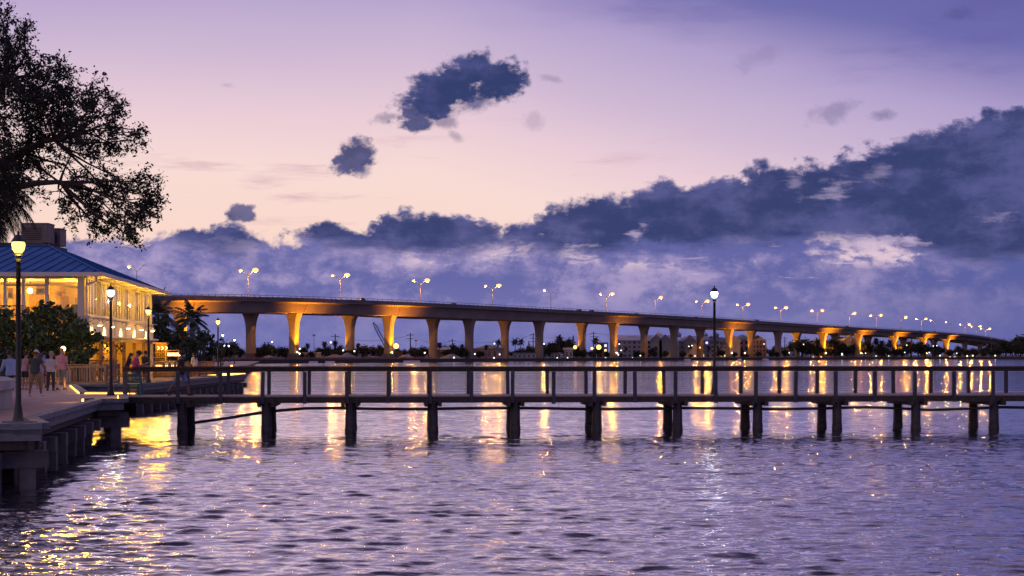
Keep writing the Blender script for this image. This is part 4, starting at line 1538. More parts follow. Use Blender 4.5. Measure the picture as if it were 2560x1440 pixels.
def person(x, y, yaw, label, H=1.75, base=ZD, lean=4, nod=0, turn=0, legs=((0, 4, 5), (0, 4, 5)), arms=((4, 10, 12, 0), (4, 10, 12, 0)),
           skin='tan', hair=('short', M_HAIR_D), top=None, top_len=0.02, sleeve=0.55, bottom=None, bot_len=0.9, shoes=None, hat=None, mask=None, bulk=1.0,
           skirt=False, hip_z=None, group=None, category='person'):
    k = H / 1.75
    t = thing('person', label, category, (x, y, base), group)
    Mx = Matrix.Translation((x, y, base)) @ Matrix.Rotation(R(yaw), 4, 'Z')

    def w(p):
        return Mx @ Vector(p)
    # skeleton
    thigh, shank = 0.435 * k, 0.42 * k
    L = []
    low = 0
    for s, (pt, fx, sp) in zip((-1, 1), legs):
        hip = Vector((s * 0.092 * k, 0, 0))
        kd = Vector((s * math.sin(R(sp)), math.sin(R(pt)) * math.cos(R(sp)), -math.cos(R(pt)) * math.cos(R(sp))))
        kn = hip + kd * thigh
        q = pt - fx
        ad = Vector((s * math.sin(R(sp)) * 0.5, math.sin(R(q)), -math.cos(R(q))))
        an = kn + ad.normalized() * shank
        L.append([hip, kn, an])
        low = min(low, an.z)
    hz = (-low + 0.075 * k) if hip_z is None else hip_z
    for l in L:
        for i in range(3):
            l[i] = l[i] + Vector((0, 0, hz))
    sp_d = Vector((0, math.sin(R(lean)), math.cos(R(lean))))
    fw = Vector((0, math.cos(R(lean)), -math.sin(R(lean))))
    pel = Vector((0, 0, hz))

    def ring(c, rx, ry, ax=(1, 0, 0), ay=None, n=14):
        ax = Vector(ax)
        ay = Vector(ay) if ay is not None else fw
        return [w(c + ax * (rx * math.cos(2 * math.pi * i / n)) + ay * (ry * math.sin(2 * math.pi * i / n))) for i in range(n)]
    tors = [(-0.10, 0.13, 0.10), (-0.03, 0.165, 0.115), (0.06, 0.160, 0.112), (0.16, 0.142, 0.102), (0.28, 0.160, 0.110), (0.38, 0.172, 0.112), (0.455, 0.160, 0.095), (0.50, 0.10, 0.072), (0.525, 0.062, 0.06), (0.60, 0.055, 0.057)]

    def torso(off, a, b, flare=0.0):
        out = []
        for u, rx, ry in tors:
            if a - 0.001 <= u <= b + 0.001:
                bl = bulk if u < 0.45 else 1.0
                fl = flare * max(0.0, (0.2 - u))
                out.append(ring(pel + sp_d * (u * k), (rx * bl + off + fl) * k, (ry * bl + off + fl) * k))
        return out
    body = MB()
    body.loft(torso(0, -1, 1))
    # head
    nk = pel + sp_d * (0.60 * k)
    hd_up = Vector((0, math.sin(R(lean + nod)), math.cos(R(lean + nod))))
    hd_f0 = Vector((0, math.cos(R(lean + nod)), -math.sin(R(lean + nod))))
    Rt = Matrix.Rotation(R(turn), 3, hd_up)
    hf = Rt @ hd_f0
    hx = Rt @ Vector((1, 0, 0))
    hc = nk + hd_up * (0.085 * k) + hf * (0.018 * k)
    hr = []
    for u, rx, ry, dy in ((-0.118, 0.025, 0.03, 0.035), (-0.10, 0.045, 0.055, 0.025), (-0.06, 0.062, 0.08, 0.008), (0.0, 0.072, 0.093, 0.0), (0.05, 0.075, 0.097, -0.004), (0.09, 0.062, 0.082, -0.006), (0.115, 0.035, 0.048, -0.006), (0.124, 0.008, 0.012, -0.006)):
        hr.append(ring(hc + hd_up * (u * k) + hf * (dy * k), rx * k, ry * k, hx, hf, 12))
    body.loft(hr)
    nose = hc + hf * 0.098 * k - hd_up * 0.022 * k
    body.loft([ring(nose + hd_up * (u * k) + hf * (f * k), a * k, b * k, hx, hf, 8) for u, a, b, f in ((-0.02, .014, .014, 0.004), (-0.008, .015, .018, 0.006), (0.02, .009, .010, -0.006), (0.035, .006, .006, -0.012))])
    for s in (-1, 1):
        e = hc + hx * (s * 0.074 * k) - hf * 0.01 * k - hd_up * 0.012 * k
        body.loft([ring(e + hd_up * (u * k), 0.010 * k, b * k, hx, hf, 8) for u, b in ((-0.03, .006), (-0.015, .014), (0.01, .019), (0.028, .012))])
    # legs and feet
    for s, l in zip((-1, 1), L):
        hip, kn, an = l
        mid1 = hip.lerp(kn, 0.45)
        cal = kn.lerp(an, 0.3)
        pts = [hip + Vector((0, 0, 0.03)), mid1, kn, cal, an]
        body.tube([w(p) for p in pts], [0.088 * k * (0.5 + bulk / 2), 0.076 * k, 0.054 * k, 0.056 * k, 0.036 * k], 12)
        d = (an - kn).normalized()
        toe = Vector((0, -d.z, d.y)).normalized()
        fl = [an + d * 0.035 * k - toe * 0.055 * k, an + d * 0.045 * k, an + d * 0.052 * k + toe * 0.08 * k, an + d * 0.058 * k + toe * 0.165 * k]
        l.append((d, toe, fl))
        body.tube([w(p) for p in fl], [0.026 * k, 0.036 * k, 0.032 * k, 0.018 * k], 10)
    # arms and hands
    A = []
    for s, (f, o, e, i_) in zip((-1, 1), arms):
        sh = pel + sp_d * (0.435 * k) + Vector((s * 0.175 * k * (0.6 + 0.4 * bulk), 0, 0))
        f2 = f - lean * 0.3
        ud = Vector((s * math.sin(R(o)), math.sin(R(f2)) * math.cos(R(o)), -math.cos(R(f2)) * math.cos(R(o))))
        el = sh + ud * 0.285 * k
        g = f2 + e
        fd = Vector((s * math.sin(R(o - i_)), math.sin(R(g)) * math.cos(R(i_)), -math.cos(R(g)) * math.cos(R(i_)))).normalized()
        wr = el + fd * 0.25 * k
        body.tube([w(p) for p in (sh - ud * 0.01, sh.lerp(el, 0.4), el, el.lerp(wr, 0.3), wr)], [0.058 * k, 0.048 * k, 0.038 * k, 0.037 * k, 0.025 * k], 10)
        # palm, thickness across pn, width along pw
        pw = Vector((0, 1, 0)) - fd * fd.y
        if pw.length < 0.3:
            pw = Vector((0, 0, 1)) - fd * fd.z
        pw.normalize()
        pn = fd.cross(pw).normalized() * -s
        pr = []
        for u, a, b in ((-0.01, .024, .02), (0.03, .036, .018), (0.075, .042, .016), (0.095, .038, .012)):
            pr.append(ring(wr + fd * (u * k), a * k, b * k, pw, pn, 10))
        body.loft(pr)
        for j, ln in enumerate((0.070, 0.082, 0.076, 0.058)):
            b0 = wr + fd * 0.088 * k + pw * ((0.028 - 0.019 * j) * k)
            b1 = b0 + (fd * 0.9 + pn * 0.35) * ln * 0.55 * k
            b2 = b1 + (fd * 0.55 + pn * 0.8) * ln * 0.5 * k
            body.tube([w(b0), w(b1), w(b2)], [0.0105 * k, 0.0095 * k, 0.0075 * k], 6)
        t0 = wr + fd * 0.025 * k + pw * 0.03 * k
        t1 = t0 + (fd * 0.6 + pw * 0.7 + pn * 0.25) * 0.038 * k
        t2 = t1 + (fd * 0.9 + pw * 0.15 + pn * 0.4) * 0.032 * k
        body.tube([w(t0), w(t1), w(t2)], [0.014 * k, 0.012 * k, 0.009 * k], 6)
        A.append((sh, el, wr, ud, fd))
    bo = remesh(body, 'body', M_SKIN[skin], t, 0.0105)
    # face
    for s in (-1, 1):
        e = hc + hf * (0.086 * k) + hx * (s * 0.030 * k) + hd_up * 0.012 * k
        MB().sph(w(e), 0.010 * k, 8, 6).build('eye', M_EYE, t)
    m_ = hc + hf * 0.084 * k - hd_up * 0.062 * k
    MB().loft([ring(m_ + hd_up * (u * k), a * k, 0.012 * k, hx, hf, 8) for u, a in ((-0.008, .014), (0.0, .024), (0.008, .014))]).build('mouth', M_LIP, t)
    # clothes
    if top:
        mb = MB()
        mb.loft(torso(0.016, -0.10 - top_len, 0.50, 0.10))
        for (sh, el, wr, ud, fd) in A:
            if sleeve <= 1:
                e = sh.lerp(el, sleeve)
                mb.tube([w(sh - ud * 0.03), w(sh.lerp(e, 0.5)), w(e)], [0.078 * k, 0.070 * k, 0.066 * k], 12)
            else:
                mb.tube([w(sh - ud * 0.03), w(sh.lerp(el, .6)), w(el), w(el.lerp(wr, sleeve - 1))], [0.076 * k, 0.062 * k, 0.054 * k, 0.045 * k], 12)
        remesh(mb, 'shirt', top, t, 0.013)
    if bottom:
        mb = MB()
        mb.loft([ring(pel + sp_d * (u * k), rx * bulk * k, ry * bulk * k) for u, rx, ry in ((-0.12, .155, .125), (-0.03, .178, .130), (0.05, .172, .124), (0.09, .160, .116))])
        if skirt:
            mb.loft([ring(pel + Vector((0, 0, -u * k)), rx * k, ry * k) for u, rx, ry in ((-0.04, .17, .125), (0.1, .20, .15), (0.35, .22, .17), (0.42, .215, .165))])
        else:
            for l in L:
                hip, kn, an = l[0], l[1], l[2]
                if bot_len <= 1:
                    e = hip.lerp(kn, bot_len)
                    mb.tube([w(hip + Vector((0, 0, 0.02))), w(hip.lerp(e, .5)), w(e)], [0.108 * k * (.5 + bulk / 2), 0.103 * k, 0.100 * k], 12)
                else:
                    mb.tube([w(hip + Vector((0, 0, 0.02))), w(hip.lerp(kn, .5)), w(kn), w(kn.lerp(an, .5)), w(kn.lerp(an, min(1.0, bot_len - 1) * .97))], [0.108 * k, 0.096 * k, 0.078 * k, 0.072 * k, 0.066 * k], 12)
        remesh(mb, 'skirt' if skirt else ('shorts' if bot_len <= 1 else 'trousers'), bottom, t, 0.013)
    if shoes:
        for l in L:
            d, toe, fl = l[3]
            up = -d
            mb = MB()
            rr = []
            an = l[2]
            for u, a, b in ((-0.085, .026, .03), (-0.05, .042, .048), (0.03, .045, .045), (0.11, .048, .036), (0.175, .040, .026), (0.20, .016, .014)):
                c_ = an + d * 0.042 * k + toe * (u * k)
                rr.append(ring(c_ + up * ((b - 0.045) * k), a * k, b * k, (1, 0, 0), up, 10))
            mb.loft(rr)
            mb.build('shoe', shoes, t, True)
    # hair and hats
    style, hm = hair
    if style != 'none':
        mb = MB()
        g = 0.012 if style in ('short',) else 0.024
        rr = []
        for u, rx, ry, dy in ((-0.035, 0.070, 0.070, -0.034), (0.0, 0.076, 0.082, -0.024), (0.05, 0.078, 0.098, -0.008), (0.095, 0.064, 0.085, -0.006), (0.122, 0.036, 0.05, -0.006), (0.133, 0.01, 0.012, -0.006)):
            rr.append(ring(hc + hd_up * ((u + (g - .012)) * k) + hf * (dy * k), (rx + g) * k, (ry + g) * k, hx, hf, 14))
        mb.loft(rr)
        if style == 'long':
            rr = []
            for u, rx, ry, dy in ((0.06, .07, .06, -.05), (-0.05, .085, .05, -.075), (-0.16, .10, .05, -.085), (-0.27, .095, .04, -.09), (-0.36, .05, .02, -.09)):
                rr.append(ring(hc + hd_up * (u * k) + hf * (dy * k), rx * k, ry * k, hx, hf, 12))
            mb.loft(rr)
        if style == 'curly':
            rg = random.Random(int(x * 100))
            for _ in range(26):
                a = Vector((rg.uniform(-1, 1), rg.uniform(-1, .6), rg.uniform(0, 1))).normalized()
                c_ = hc + (hx * a.x * 0.085 + hf * a.y * 0.105 + hd_up * (a.z * 0.115 + .02)) * k
                mb.sph(w(c_), 0.034 * k, 6, 5)
        remesh(mb, 'hair', hm, t, 0.012)
    if hat == 'cap':
        mb = MB().loft([ring(hc + hd_up * (u * k) + hf * (-.004 * k), a * k, b * k, hx, hf, 14) for u, a, b in ((0.035, .093, .113), (0.08, .088, .108), (0.12, .062, .08), (0.145, .02, .03))])
        mb.loft([ring(hc + hd_up * ((0.04 + u) * k) + hf * (0.115 * k), 0.075 * k, 0.085 * k, hx, hf, 12) for u in (0, 0.012)])
        mb.build('cap', cloth('cap_white', (0.62, 0.60, 0.62)), t, True)
    if hat == 'straw':
        m2 = mat('straw_hat', (0.50, 0.38, 0.24), 0.85, var=0.2, scale=20)
        ho = MB().loft([ring(hc + hd_up * (u * k), a * k, b * k, hx, hf, 16) for u, a, b in ((0.045, .095, .115), (0.10, .088, .108), (0.155, .082, .100), (0.165, .06, .075))]).build('hat', m2, t, True)
        MB().loft([ring(hc + hd_up * (u * k), a * k, b * k, hx, hf, 18) for u, a, b in ((0.05, .145, .165), (0.06, .150, .17), (0.07, .10, .12))]).build('brim', m2, ho, True)
        MB().loft([ring(hc + hd_up * (u * k), a * k, b * k, hx, hf, 16) for u, a, b in ((0.062, .0965, .1165), (0.09, .093, .113))]).build('hat_band', cloth('band', (0.10, 0.05, 0.04)), ho, True)
    if mask:
        mk = hc + hf * 0.083 * k - hd_up * 0.050 * k
        MB().loft([ring(mk + hd_up * (u * k), a * k, b * k, hx, hf, 12) for u, a, b in ((-0.05, .03, .02), (-0.02, .052, .035), (0.02, .056, .038), (0.042, .03, .026))]).build('face_mask', mask, t, True)
    return t, [w(a[2] + a[4] * 0.09 * k) for a in A]


def foot(px, py):
    d = FPX * (EYE - ZD) / (py - HOR)
    return gx(px, d), d


STAND = ((0, 4, 4), (0, 4, 4))
x, y = foot(88, 990)
person(x, y, -6, 'man in white cap, dark olive shirt and khaki shorts with hands at his pockets', 1.74, lean=6, legs=((-3, 3, 9), (8, 4, 9)), arms=((-6, 30, 40, 26), (-6, 34, 42, 30)),
       top=cloth('olive', (0.055, 0.065, 0.055)), bottom=cloth('khaki', (0.26, 0.19, 0.12)), bot_len=0.95, shoes=cloth('white_shoe', (0.6, 0.62, 0.64)), hair=('short', M_HAIR_B), hat='cap', skin='brown')
x, y = foot(127, 976)
person(x, y, -4, 'man in straw hat, pale loose shirt and dark trousers seen from behind', 1.66, legs=STAND, top=cloth('pale_lilac', (0.52, 0.45, 0.42)), top_len=0.05, sleeve=0.9, bottom=cloth('navy', (0.04, 0.045, 0.06)), bot_len=2.0,
       arms=((2, 12, 16, 4), (4, 14, 22, 6)), shoes=M_BLACK, hair=('short', M_HAIR_G), hat='straw', skin='fair', bulk=1.12)
x, y = foot(153, 974)
person(x, y, -10, 'tallest man, bald, in pink polo shirt and grey shorts', 1.86, legs=((0, 4, 6), (0, 4, 6)), top=cloth('salmon', (0.68, 0.30, 0.28)), top_len=0.04, sleeve=0.75, bottom=cloth('grey_short', (0.20, 0.21, 0.19)), bot_len=0.98,
       arms=((4, 10, 18, 4), (0, 12, 14, 2)), shoes=M_BLACK, hair=('none', None), skin='fair', bulk=1.15)
x, y = foot(109, 969)
person(x, y, -12, 'dark haired person in bright blue shirt between the capped man and the straw hat', 1.68, legs=STAND, top=cloth('bright_blue', (0.10, 0.30, 0.62)), bottom=cloth('black_short', (0.02, 0.02, 0.022)), bot_len=0.8, shoes=M_BLACK,
       hair=('curly', M_HAIR_D), skin='tan')
x, y = foot(100, 972)
person(x, y, 14, 'woman in lilac top and coral shorts behind the capped man', 1.62, legs=((4, 6, 3), (-2, 4, 3)), top=cloth('lilac', (0.36, 0.30, 0.44)), bottom=cloth('coral', (0.55, 0.20, 0.16)), bot_len=0.45, shoes=cloth('tan_shoe', (0.35, 0.25, 0.18)),
       hair=('long', M_HAIR_B), skin='tan', bulk=0.92)
x, y = foot(63, 974)
person(x, y, -35, 'dark haired person in dusty pink top beside the near lamp post', 1.68, turn=-25, legs=STAND, top=cloth('dusty_pink', (0.42, 0.25, 0.24)), top_len=0.06, sleeve=0.9, bottom=cloth('black_short2', (0.025, 0.02, 0.025)), bot_len=0.85, shoes=cloth('tan_shoe', (0.35, 0.25, 0.18)),
       arms=((6, 10, 60, 20), (8, 10, 55, 20)), hair=('curly', M_HAIR_D), skin='tan', bulk=1.08)
person(gx(28, 47.5), 47.5, 40, 'person in pale blue shirt sitting on the seat wall', 1.72, base=ZD + 0.815, lean=14, hip_z=0.11, legs=((78, 80, 8), (80, 84, 8)), arms=((18, 14, 40, 20), (18, 14, 40, 20)),
       top=cloth('pale_blue', (0.30, 0.38, 0.58)), sleeve=1.6, bottom=cloth('denim', (0.03, 0.035, 0.06)), bot_len=2.0, shoes=M_BLACK, hair=('short', M_HAIR_D), skin='brown')
# by the bar
x, y = foot(337, 983)
p_, hands = person(x, y, -78, 'curly haired man in magenta shirt looking down at a paper in his hand', 1.73, lean=8, nod=28, legs=((4, 8, 3), (-6, 4, 3)), arms=((26, 8, 62, 14), (30, 8, 78, 14)),
                   top=cloth('magenta', (0.45, 0.05, 0.16)), top_len=0.05, sleeve=0.7, bottom=cloth('grey_short2', (0.15, 0.13, 0.16)), bot_len=0.9, shoes=cloth('white_shoe', (0.6, 0.62, 0.64)), hair=('curly', M_HAIR_D), skin='tan')
pa = MB().beam(hands[1] + Vector((-0.02, 0, 0.02)), hands[1] + Vector((0.22, -0.02, 0.08)), 0.16, 0.006).build('paper_menu', M_WHITE, None, at=hands[1])
tag(pa, 'white paper held by the man in magenta', 'menu')
x, y = foot(362, 956)
person(x, y, -30, 'man in dark shirt and brown shorts standing by the amber lamp post', 1.78, legs=((6, 4, 4), (-4, 4, 4)), top=cloth('charcoal', (0.035, 0.032, 0.035)), bottom=cloth('brown_short', (0.13, 0.09, 0.06)), bot_len=0.95, shoes=cloth('white_shoe', (0.6, 0.62, 0.64)),
       arms=((20, 12, 50, 10), (10, 14, 40, 10)), hair=('short', M_HAIR_D), skin='brown', bulk=1.12)
person(gx(318, 78), 78, -60, 'long haired woman leaning on the patio rail', 1.66, lean=16, nod=6, legs=((4, 6, 3), (-8, 4, 3)), top=cloth('black_top', (0.03, 0.025, 0.03)), sleeve=0.3, bottom=cloth('floral', (0.22, 0.10, 0.10)), bot_len=0.6,
       shoes=M_BLACK, arms=((40, 12, 30, 0), (36, 12, 30, 0)), hair=('long', M_HAIR_B), skin='tan', bulk=0.92)
x, y = foot(487, 945)
person(x, y, 62, 'long haired woman in white blouse and cream skirt walking on the boardwalk', 1.67, lean=5, nod=10, legs=((8, 6, 2), (-8, 8, 2)), top=cloth('white_blouse', (0.70, 0.66, 0.58)), top_len=0.03, sleeve=1.5, bottom=cloth('cream', (0.62, 0.50, 0.32)), skirt=True,
       shoes=cloth('white_shoe', (0.6, 0.62, 0.64)), arms=((6, 16, 12, 4), (-4, 20, 14, 4)), hair=('long', M_HAIR_D), skin='tan', bulk=0.9)
# walking on the pier
sw = col_s(452, 1.1)
wp = pp(sw, 1.05, ZD)
p_, hands = person(wp.x, wp.y, -92, 'masked man in dark shirt and blue shorts striding along the pier', 1.76, lean=3, nod=4, legs=((27, 12, 2), (-24, 16, 2)), arms=((-6, 8, 50, 6), (8, 8, 84, 4)),
                   top=cloth('maroon_black', (0.045, 0.022, 0.025)), top_len=0.04, sleeve=0.7, bottom=cloth('sky_short', (0.16, 0.30, 0.52)), bot_len=0.92, shoes=M_BLACK, hair=('curly', M_HAIR_D),
                   mask=cloth('blue_mask', (0.35, 0.40, 0.62)), skin='brown')
ph = MB().box((hands[1].x + 0.04, hands[1].y, hands[1].z + 0.04), (0.012, 0.075, 0.15)).build('phone', M_BLACK, None, at=hands[1])
tag(ph, 'phone held by the man striding on the pier', 'phone')
# seated diner
person(gx(250, 81.5), 81.5, -95, 'diner in a red top seated at the high table', 1.68, lean=12, hip_z=0.72, legs=((70, 80, 6), (72, 80, 6)), arms=((30, 10, 90, 10), (60, 10, 80, 10)), top=cloth('red_top', (0.40, 0.09, 0.05)), sleeve=0.6,
       bottom=cloth('denim', (0.03, 0.035, 0.06)), bot_len=1.9, shoes=M_BLACK, hair=('short', M_HAIR_B), skin='tan')
st = thing('bar_stool', 'bar stool under the seated diner', 'stool', (gx(250, 81.5), 81.5, ZD))
MB().lathe((gx(250, 81.5) - .05, 81.5, ZD + 0.56), [(0.18, 0), (0.19, 0.04), (0.17, 0.06)], 12).build('seat', M_BAR, st)
for k in range(4):
    a = k * math.pi / 2 + 0.5
    X = gx(250, 81.5) - .05
    MB().tube([(X + .22 * math.cos(a), 81.5 + .22 * math.sin(a), ZD), (X + .14 * math.cos(a), 81.5 + .14 * math.sin(a), ZD + 0.57)], 0.018, 5).build('leg', M_BAR, st)

# ------------------------------------------------------------------ trees
NPR = np.random.default_rng(11)


def leaf_quads(P, size, rng, flat=0.0, aspect=0.45):
    """P: (n,3) leaf centres -> vertex list, face list of small pointed leaves"""
    n = len(P)
    d = rng.normal(size=(n, 3))
    d[:, 2] *= (1 - flat)
    d /= np.linalg.norm(d, axis=1)[:, None] + 1e-9
    e = rng.normal(size=(n, 3))
    e -= (e * d).sum(1)[:, None] * d
    e /= np.linalg.norm(e, axis=1)[:, None] + 1e-9
    s = size * rng.uniform(0.6, 1.3, (n, 1))
    a = P - d * s * 0.5
    b = P + e * s * aspect * 0.5
    c = P + d * s * 0.5
    f = P - e * s * aspect * 0.5
    V = np.stack([a, b, c, f], 1).reshape(-1, 3)
    F = np.arange(n * 4).reshape(n, 4)
    return V, F


class LeafMesh:
    def __init__(s):
        s.V, s.F, s.o = [], [], 0

    def add(s, VF):
        V, F = VF
        s.V.append(V)
        s.F.append(F + s.o)
        s.o += len(V)

    def build(s, name, material, parent):
        V = np.concatenate(s.V) - np.array(ORG[parent])
        F = np.concatenate(s.F)
        me = bpy.data.meshes.new(name)
        me.vertices.add(len(V))
        me.vertices.foreach_set('co', V.astype(np.float32).ravel())
        me.loops.add(F.size)
        me.loops.foreach_set('vertex_index', F.astype(np.int32).ravel())
        me.polygons.add(len(F))
        me.polygons.foreach_set('loop_start', np.arange(0, F.size, F.shape[1], dtype=np.int32))
        me.update(calc_edges=True)
        me.materials.append(material)
        o = bpy.data.objects.new(name, me)
        COL.objects.link(o)
        o.parent = parent
        ORG[o] = ORG[parent]
        return o


M_BARK = mat('bark', (0.055, 0.04, 0.032), 0.9, var=0.35, scale=5, stretch=(4, 4, 0.8), bump=0.6)
M_LEAF_OAK = mat('oak_leaf', (0.020, 0.026, 0.014), 0.75, var=0.5, scale=1.5)
M_LEAF_SG = mat('shrub_leaf', (0.045, 0.085, 0.022), 0.55, var=0.5, scale=1.5)
M_LEAF_DK = mat('dark_leaf', (0.030, 0.050, 0.020), 0.7, var=0.5, scale=0.6)
M_LEAF_PALM = mat('palm_leaf', (0.030, 0.050, 0.022), 0.6, var=0.4, scale=0.8)
M_LEAF_FAR = mat('far_leaf', (0.022, 0.030, 0.018), 0.85, var=0.5, scale=0.15)


def oak():
    rng = NPR
    t = thing('oak_tree', 'large dark live oak reaching in from the left', 'tree', (-18.6, 41, 2.0))
    blobs = [(-90, 60, 90, 1), (-60, 170, 110, 1), (-80, 320, 120, 1), (-20, 110, 60, .8), (20, 200, 85, 1.1), (5, 45, 34, .55), (38, 110, 44, .8), (90, 190, 60, .9), (30, 290, 85, 1.2), (105, 270, 70, 1.2),
             (-30, 400, 90, 1), (50, 370, 75, 1.1), (155, 215, 48, .9), (185, 270, 62, 1.1), (140, 330, 60, 1.1), (225, 225, 42, .8), (250, 275, 52, 1.0), (215, 325, 55, 1.0), (285, 250, 28, .5), (295, 315, 36, .8),
             (335, 325, 30, .6), (255, 350, 40, .8), (340, 350, 20, .5), (180, 385, 50, .4), (245, 395, 45, .35), (300, 370, 28, .4), (110, 410, 50, .5), (200, 450, 44, .5), (260, 450, 46, .8), (315, 455, 42, .9), (362, 455, 32, .9),
             (385, 490, 18, .7), (235, 500, 46, .9), (290, 510, 50, 1.1), (345, 510, 42, 1.1), (378, 525, 20, .8), (190, 510, 34, .5), (315, 560, 38, .9), (265, 560, 32, .7), (350, 560, 24, .7), (325, 592, 16, .6), (205, 555, 22, .4),
             (150, 480, 34, .35), (95, 165, 30, .5), (60, 80, 22, .5), (160, 170, 22, .5), (240, 570, 20, .5), (20, 470, 60, .6), (-60, 500, 80, .7), (120, 235, 40, 1), (70, 240, 60, 1.2)]
    lv = LeafMesh()
    br = MB()
    trunk_top = Vector((-18.0, 41.0, 6.2))
    br.tube([(-18.6, 41, 1.6), (-18.5, 41, 3.5), (-18.0, 41.0, 6.2)], [0.48, 0.40, 0.34], 12)
    hubs = [W(-70, 520, 40), W(30, 470, 39.5), W(60, 380, 40.5), W(-50, 300, 40), W(150, 455, 39), W(135, 350, 40), W(20, 200, 40.5)]
    rad = [0.22, 0.105, 0.11, 0.18, 0.06, 0.06, 0.08]
    par = [None, 0, 0, 0, 1, 2, 3]
    for i, hb in enumerate(hubs):
        a = trunk_top if par[i] is None else hubs[par[i]]
        r0 = 0.34 if par[i] is None else rad[par[i]]
        m = a.lerp(hb, 0.5) + Vector((rng.uniform(-.2, .2), rng.uniform(-.2, .2), rng.uniform(0, .3)))
        br.tube([a, m, hb], [r0, (r0 + rad[i]) / 2, rad[i]], 9)
    pts_all = []
    for px, py, r, den in blobs:
        d = 40 + rng.uniform(-1.6, 2.2)
        c = W(px, py, d)
        rr = r / FPX * d
        hb = min(hubs, key=lambda q: (q - c).length)
        m = hb.lerp(c, 0.55) + Vector((rng.uniform(-.3, .3), rng.uniform(-.3, .3), rng.uniform(-.15, .3)))
        br.tube([hb, hb.lerp(m, .5) + Vector((0, 0, rng.uniform(-.1, .12))), m, c], [0.045, 0.036, 0.026, 0.014], 6)
        nt = int((13 if px < 150 else 7.5) * den * (r / 50) ** 1.5) + 6
        for _ in range(nt):
            v = Vector(rng.normal(size=3)).normalized()
            u = rng.uniform(0.75, 1.12)
            e = c + Vector((v.x * rr * u, v.y * rr * 1.25 * u, v.z * rr * u * 0.95))
            s0 = c.lerp(hb, rng.uniform(0, 0.35))
            mm = s0.lerp(e, 0.5) + Vector(rng.normal(size=3)) * rr * 0.12
            br.tube([s0, mm, e], [0.014, 0.009, 0.004], 3, False)
            if px > 180 and rng.random() < 0.16:      # bare and drooping twig tips past the leaves
                q1 = e + (e - s0).normalized() * rng.uniform(0.15, 0.45) + Vector((0, 0, rng.uniform(-0.35, 0.1)))
                br.tube([e, q1], [0.006, 0.003], 3, False)
            # side twigs with leaf tufts
            for q in range(3):
                f = rng.uniform(0.45, 1.0)
                b0 = mm.lerp(e, max(0.0, f * 2 - 1)) if f > 0.5 else s0.lerp(mm, f * 2)
                dv = ((e - s0).normalized() + Vector(rng.normal(size=3)) * 0.7).normalized()
                b1 = b0 + dv * rng.uniform(0.2, 0.5)
                br.tube([b0, b1], [0.007, 0.003], 3, False)
                k = int(rng.uniform(6, 18) * (0.4 + 0.75 * den))
                f2 = rng.uniform(0.2, 1.05, (k, 1))
                P = np.array(b0)[None] * (1 - f2) + np.array(b1)[None] * f2 + rng.normal(size=(k, 3)) * 0.055
                pts_all.append(P)
    lv.add(leaf_quads(np.concatenate(pts_all), 0.115, rng))
    br.build('trunk', M_BARK, t, True)
    lv.build('crown', M_LEAF_OAK, t)


oak()


def frond(mb, base, az, el, L, droop, nl=26, wl=0.5, w=0.05, rng=random):
    """one pinnate frond: curved midrib with narrow drooping leaflets"""
    p = Vector(base)
    d = Vector((math.cos(az) * math.cos(el), math.sin(az) * math.cos(el), math.sin(el)))
    pts = [p.copy()]
    n = 10
    for i in range(n):
        p = p + d * (L / n)
        pts.append(p.copy())
        d = (d + Vector((0, 0, -droop / n))).normalized()
    mb.tube(pts, [0.03 * (1 - i / (n + 1)) + 0.006 for i in range(n + 1)], 4)
    for j in range(nl):
        f = 0.18 + 0.82 * j / nl
        i = min(int(f * n), n - 1)
        q = pts[i].lerp(pts[i + 1], f * n - i)
        dd = (pts[i + 1] - pts[i]).normalized()
        sd = dd.cross(Vector((0, 0, 1)))
        if sd.length < 0.1:
            sd = Vector((1, 0, 0))
        sd.normalize()
        ln = wl * math.sin(math.pi * min(1, 0.25 + 0.75 * f) ) ** 0.5 * rng.uniform(0.8, 1.1) if f < 0.98 else wl * 0.3
        for s in (-1, 1):
            dr = (dd * 0.6 + sd * s * 0.75 + Vector((0, 0, -0.25 - rng.uniform(0, .25)))).normalized()
            m = q + dr * ln * 0.55
            e = m + (dr + Vector((0, 0, -0.5))).normalized() * ln * 0.45
            wv = dd * w
            mb.add([q - wv * .5, q + wv * .5, m + wv * .5, m - wv * .5, e], [(0, 1, 2, 3), (3, 2, 4)])


def palm(name, x, y, z0, h, label, nf=22, L=2.4, wl=0.55, w=0.05, lean=0.0, tr=0.16, group=None, rngs=1, skirt=False, leaf=None):
    rg = random.Random(rngs)
    t = thing(name, label, 'palm tree', (x, y, z0), group)
    top = Vector((x + lean, y, z0 + h))
    MB().tube([(x, y, z0), (x + lean * .3, y, z0 + h * .5), tuple(top)], [tr * 1.25, tr, tr * 0.85], 8).build('trunk', M_BARK, t, True)
    mb = MB()
    for k in range(nf):
        az = k * 2.399 + rg.uniform(-.2, .2)
        u = k / nf
        el = R(80 - 115 * u + rg.uniform(-8, 8)) if not skirt else R(75 - 155 * u)
        frond(mb, top, az, el, L * rg.uniform(0.85, 1.1), 1.0 + 0.8 * (1 - u), 24, wl, w, rg)
    mb.build('crown', leaf or M_LEAF_PALM, t)
    return t


